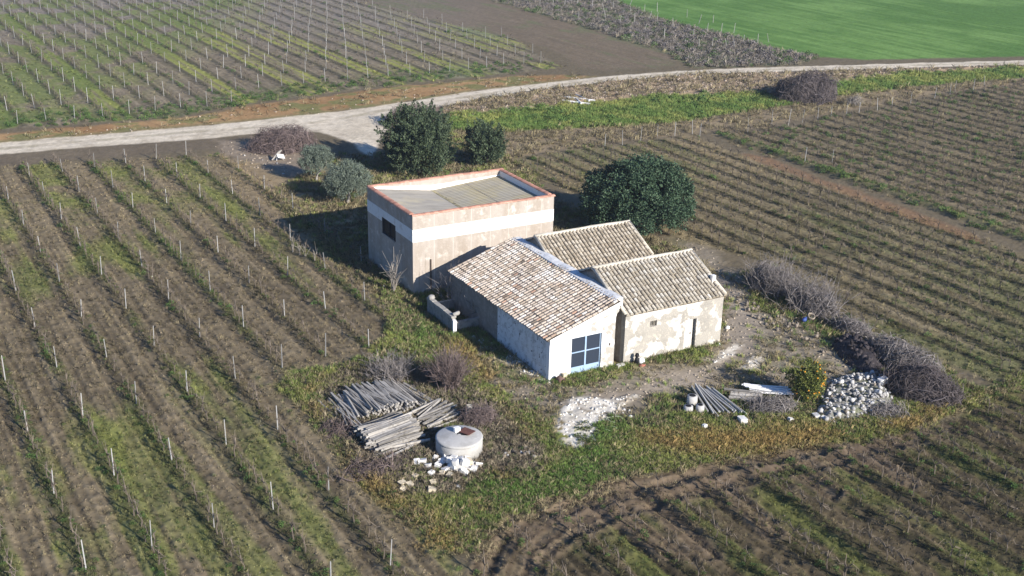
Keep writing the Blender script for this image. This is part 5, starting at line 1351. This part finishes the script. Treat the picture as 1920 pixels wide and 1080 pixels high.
N = 1250000
yc = 40 + 185 * rng.random(N) ** 1.0
keep = rng.random(N) < np.minimum(1, (58 / yc) ** 1.35)
yc = yc[keep]; xc = (rng.random(len(yc)) * 2 - 1) * (25.5 + (yc - 38) * 0.45)
keep = in_view(xc, yc, 0, 0.06); xc = xc[keep]; yc = yc[keep]
zc, Cc, info = land(xc, yc)
Zm = info['Z']; gr = info['green']; row = info['row']; n_ = len(xc)
q_ = (xc - FO[0]) * FX[0] + (yc - FO[1]) * FX[1]; w_ = (xc - FO[0]) * FY[0] + (yc - FO[1]) * FY[1]
ok = ~(((q_ > -5.15) & (q_ < 7.2) & (w_ > 0.0) & (w_ < 13.6)) | ((q_ > -6.5) & (q_ < 4.5) & (w_ > 15.3) & (w_ < 23.2)))
ok &= np.hypot(xc - tp[0], yc - tp[1]) > 1.25
lod = np.clip((yc / 58) ** 0.6, 0.85, 1.8)
ORG = [poly(q) for q in ([(655, 850), (700, 880), (760, 930), (830, 985), (870, 1040), (820, 1040), (760, 985), (690, 920), (650, 880)],
                         [(925, 755), (960, 760), (985, 800), (975, 825), (940, 810)], [(800, 600), (850, 625), (930, 690), (960, 730), (930, 740), (880, 700), (830, 660)],
                         [(1180, 800), (1300, 790), (1400, 800), (1560, 805), (1700, 790), (1780, 750), (1840, 740), (1700, 800), (1500, 845), (1350, 870), (1250, 850), (1190, 830)], [(870, 905), (960, 880), (940, 930), (880, 950)],
                         [(540, 730), (600, 700), (640, 700), (600, 790), (560, 760)])]
org = np.zeros(n_)
for P in ORG: org = np.maximum(org, smooth(-0.9, 1.4, poly_sd(xc, yc, P) + (info['med'] - 0.5) * 4) * smooth(0.35, 0.65, info['dry'] + rng.normal(0, 0.12, n_)))
LUSH = [poly(q) for q in ([(860, 930), (930, 895), (1000, 875), (1090, 862), (1140, 880), (1080, 915), (960, 945), (880, 960)], [(1100, 790), (1160, 775), (1200, 800), (1180, 850), (1120, 880), (1095, 850)],
                          [(1400, 880), (1460, 870), (1500, 885), (1440, 905)], [(1040, 705), (1160, 690), (1170, 706), (1060, 722)], [(740, 610), (800, 610), (850, 640), (800, 655)], [(1560, 820), (1620, 800), (1680, 805), (1640, 840)])]
lush = np.zeros(n_)
for P in LUSH: lush = np.maximum(lush, smooth(-0.6, 0.8, poly_sd(xc, yc, P) + (info['med'] - 0.5) * 3) * smooth(0.35, 0.6, fbm(xc, yc, 1.1, 3, 211)))
U = rng.random(n_)
ve = Zm['verge']; fieldm = np.maximum.reduce([Zm[k] for k in FIELDS])
treeshade = 0
fm0 = 1 - 0.55 * fieldm * (1 - ve)
pg = np.clip(gr * (0.20 + 0.55 * ve) * fm0 * (1 - 0.75 * Zm['upper_left']) + lush * 0.8 + Zm['green_strip'] * 0.5, 0, 1) * (1 - Zm['road'])
ps = np.clip(ve * 0.26 * (1 - Zm['track'] * 0.95) * (1 - Zm['yard'] * 0.75) + fieldm * 0.15 * (1 - 0.75 * Zm['upper_left']) * (0.5 + row) + Zm['scrub'] * 0.35 + org * 0.6 + Zm['dirt_band'] * 0.15 + Zm['litter'] * 0.5 + Zm['rubble_bank'] * .15 + Zm['bank_orange'] * .03, 0, 1) * (1 - Zm['road'])
lim = np.maximum(Zm['lime1'], Zm['lime2'])
pg = pg * (1 - lim); ps = ps * (1 - lim)
pw = np.clip(row * 0.10 * (0.3 + gr) + gr * fieldm * 0.07 + lush * .2, 0, 1) * (1 - 0.6 * Zm['upper_left'])
pc = np.clip(fieldm * 0.13 + Zm['yard'] * 0.05 + Zm['litter'] * 0.12 + 0, 0, 1) * (yc < 108)
def var(base, amt, m): return base * (1 + (rng.random((m, 1)) - 0.5) * 2 * amt)
field_small = 1 - 0.40 * np.clip(fieldm * (1 - ve), 0, 1)
def emit(sel, name, proto, tint, size, label, cat, tilt=0.15):
    i = np.where(sel & ok)[0]
    if len(i) == 0: return
    s = size * rng.uniform(0.6, 1.4, len(i)) * lod[i] * field_small[i]
    scatter(name, proto, np.stack([xc[i], yc[i], zc[i] - 0.01], 1), rng.uniform(0, 6.28, len(i)), s, np.clip(tint[i], 0.004, 1), label, cat, tilt)
T1 = np.array([0.100, 0.150, 0.042]); T2 = np.array([0.27, 0.285, 0.085]); T3 = np.array([0.30, 0.255, 0.15]); OR = np.array([0.37, 0.255, 0.10]); DK = np.array([0.055, 0.095, 0.025])
mixg = np.clip(info['dry'] * 2.2 - 0.75 + rng.normal(0, 0.25, n_), 0, 1)[:, None]
tg = T2 * mixg + np.array([0.110, 0.180, 0.045]) * (1 - mixg)
tg = tg * (1 - lush[:, None] * 0.8) + np.array([0.115, 0.205, 0.045]) * lush[:, None] * 0.8
tg = tg * (1 - org[:, None] * 0.7) + OR * org[:, None] * 0.7
fm_ = (fieldm * (1 - ve))[:, None]
tg = tg * (1 - fm_ * 0.6) + np.maximum(Cc * 0.9, 0) * fm_ * 0.6
tg = tg * rng.uniform(0.75, 1.3, (n_, 1))
emit(U < pg, "grass", pr_grass, tg, 0.85, "short green and yellow-green grass over the plot and the weedy alleys", "grass")
T3 = T3[None, :] * (1 - fm_ * 0.8) + (Cc * 1.3 + np.array([0.01, 0.015, 0.0])) * fm_ * 0.8
ts = T3 * rng.uniform(0.55, 1.15, (n_, 1)) * (1 - org[:, None]) + OR * rng.uniform(0.7, 1.2, (n_, 1)) * org[:, None]
ts = ts * (1 - Zm['litter'][:, None] * 0.6) + np.array([0.26, 0.22, 0.18]) * Zm['litter'][:, None] * 0.6
ts = ts * (1 - Zm['scrub'][:, None] * 0.8) + np.array([0.24, 0.215, 0.195]) * Zm['scrub'][:, None] * 0.8
U2 = rng.random(n_)
emit(U2 < ps, "dry_grass", pr_straw, ts, 1.0, "dry straw-coloured and rusty grass over plot, banks and alleys", "dry grass", 0.4)
U3 = rng.random(n_)
tw = np.array([0.055, 0.075, 0.026]) * rng.uniform(0.8, 1.8, (n_, 1)) + np.array([0.03, 0.02, 0.0]) * rng.random((n_, 1))
emit(U3 < pw, "weeds", pr_weed, tw, 0.9, "low leafy weeds along the vine rows", "weeds")
U4 = rng.random(n_)
emit(U4 < pc, "soil_clods", pr_clod, Cc * rng.uniform(0.8, 1.3, (n_, 1)), 0.8, "loose clods on the tilled soil", "clods", 1.5)
U5 = rng.random(n_)
edgeUL = smooth(9, 2, line_d(xc, yc, ZP['upper_left'][1:8])) * Zm['upper_left']
farrow = Zm['upper_right'] * 0.02 + smooth(1.3, 0.3, line_d(xc, yc, RIDGE_LINE)) * 0.06 + edgeUL * 0.07 + Zm['green_strip'] * 0.05 * (info['med'] > .55) + row * 0.03 * (info['med'] > 0.5) + Zm['scrub'] * 0.07
tb = DK * rng.uniform(0.8, 1.9, (n_, 1)); sc3 = (Zm['scrub'] * (rng.random(n_) < .7))[:, None]
tb = tb * (1 - sc3) + np.array([0.19, 0.17, 0.16]) * sc3
emit(U5 < farrow, "bushy_weeds", pr_bush, tb, 0.95, "dark bushy weeds along field edges and in the scrub strip", "weeds")
U6 = rng.random(n_)
pst = np.clip(Zm['yard'] * 0.03 + Zm['litter'] * 0.05 + fieldm * 0.003 * (yc < 90) + Zm['rubble_bank'] * 0.30 + Zm['pebbles'] * 0.08 + lim * 0.05 + Zm['lime4'] * .2 + Zm['bank_orange'] * 0.015, 0, 1)
tp_ = np.array([0.34, 0.28, 0.215]) * rng.uniform(0.5, 1.45, (n_, 1))
lm3 = np.maximum(lim, Zm['lime4'])[:, None]
tp_ = tp_ * (1 - lm3) + np.array([0.70, 0.68, 0.63]) * lm3
tp_ = tp_ * (1 - fm_ * 0.4)
emit(U6 < pst, "loose_stones", pr_clod, tp_, 0.75, "small loose stones of the road bank, the yard and the lime patch", "stones", 1.5)
print("cover", n_, "vines", len(allv), "posts", len(posts))

# ================================================================== THE AIR
hz = bpy.data.materials.new("haze"); hz.use_nodes = True
hn = hz.node_tree; hn.nodes.remove(hn.nodes["Principled BSDF"])
pv = hn.nodes.new("ShaderNodeVolumePrincipled")
pv.inputs['Color'].default_value = (0.80, 0.88, 1.0, 1)
pv.inputs['Density'].default_value = 0.00028
pv.inputs['Anisotropy'].default_value = 0.2
hn.links.new(pv.outputs[0], hn.nodes["Material Output"].inputs['Volume'])
MB().box(-320, 320, -60, 480, -1.5, 31.0).build("haze", hz, kind='stuff', label="thin pale haze over the fields")
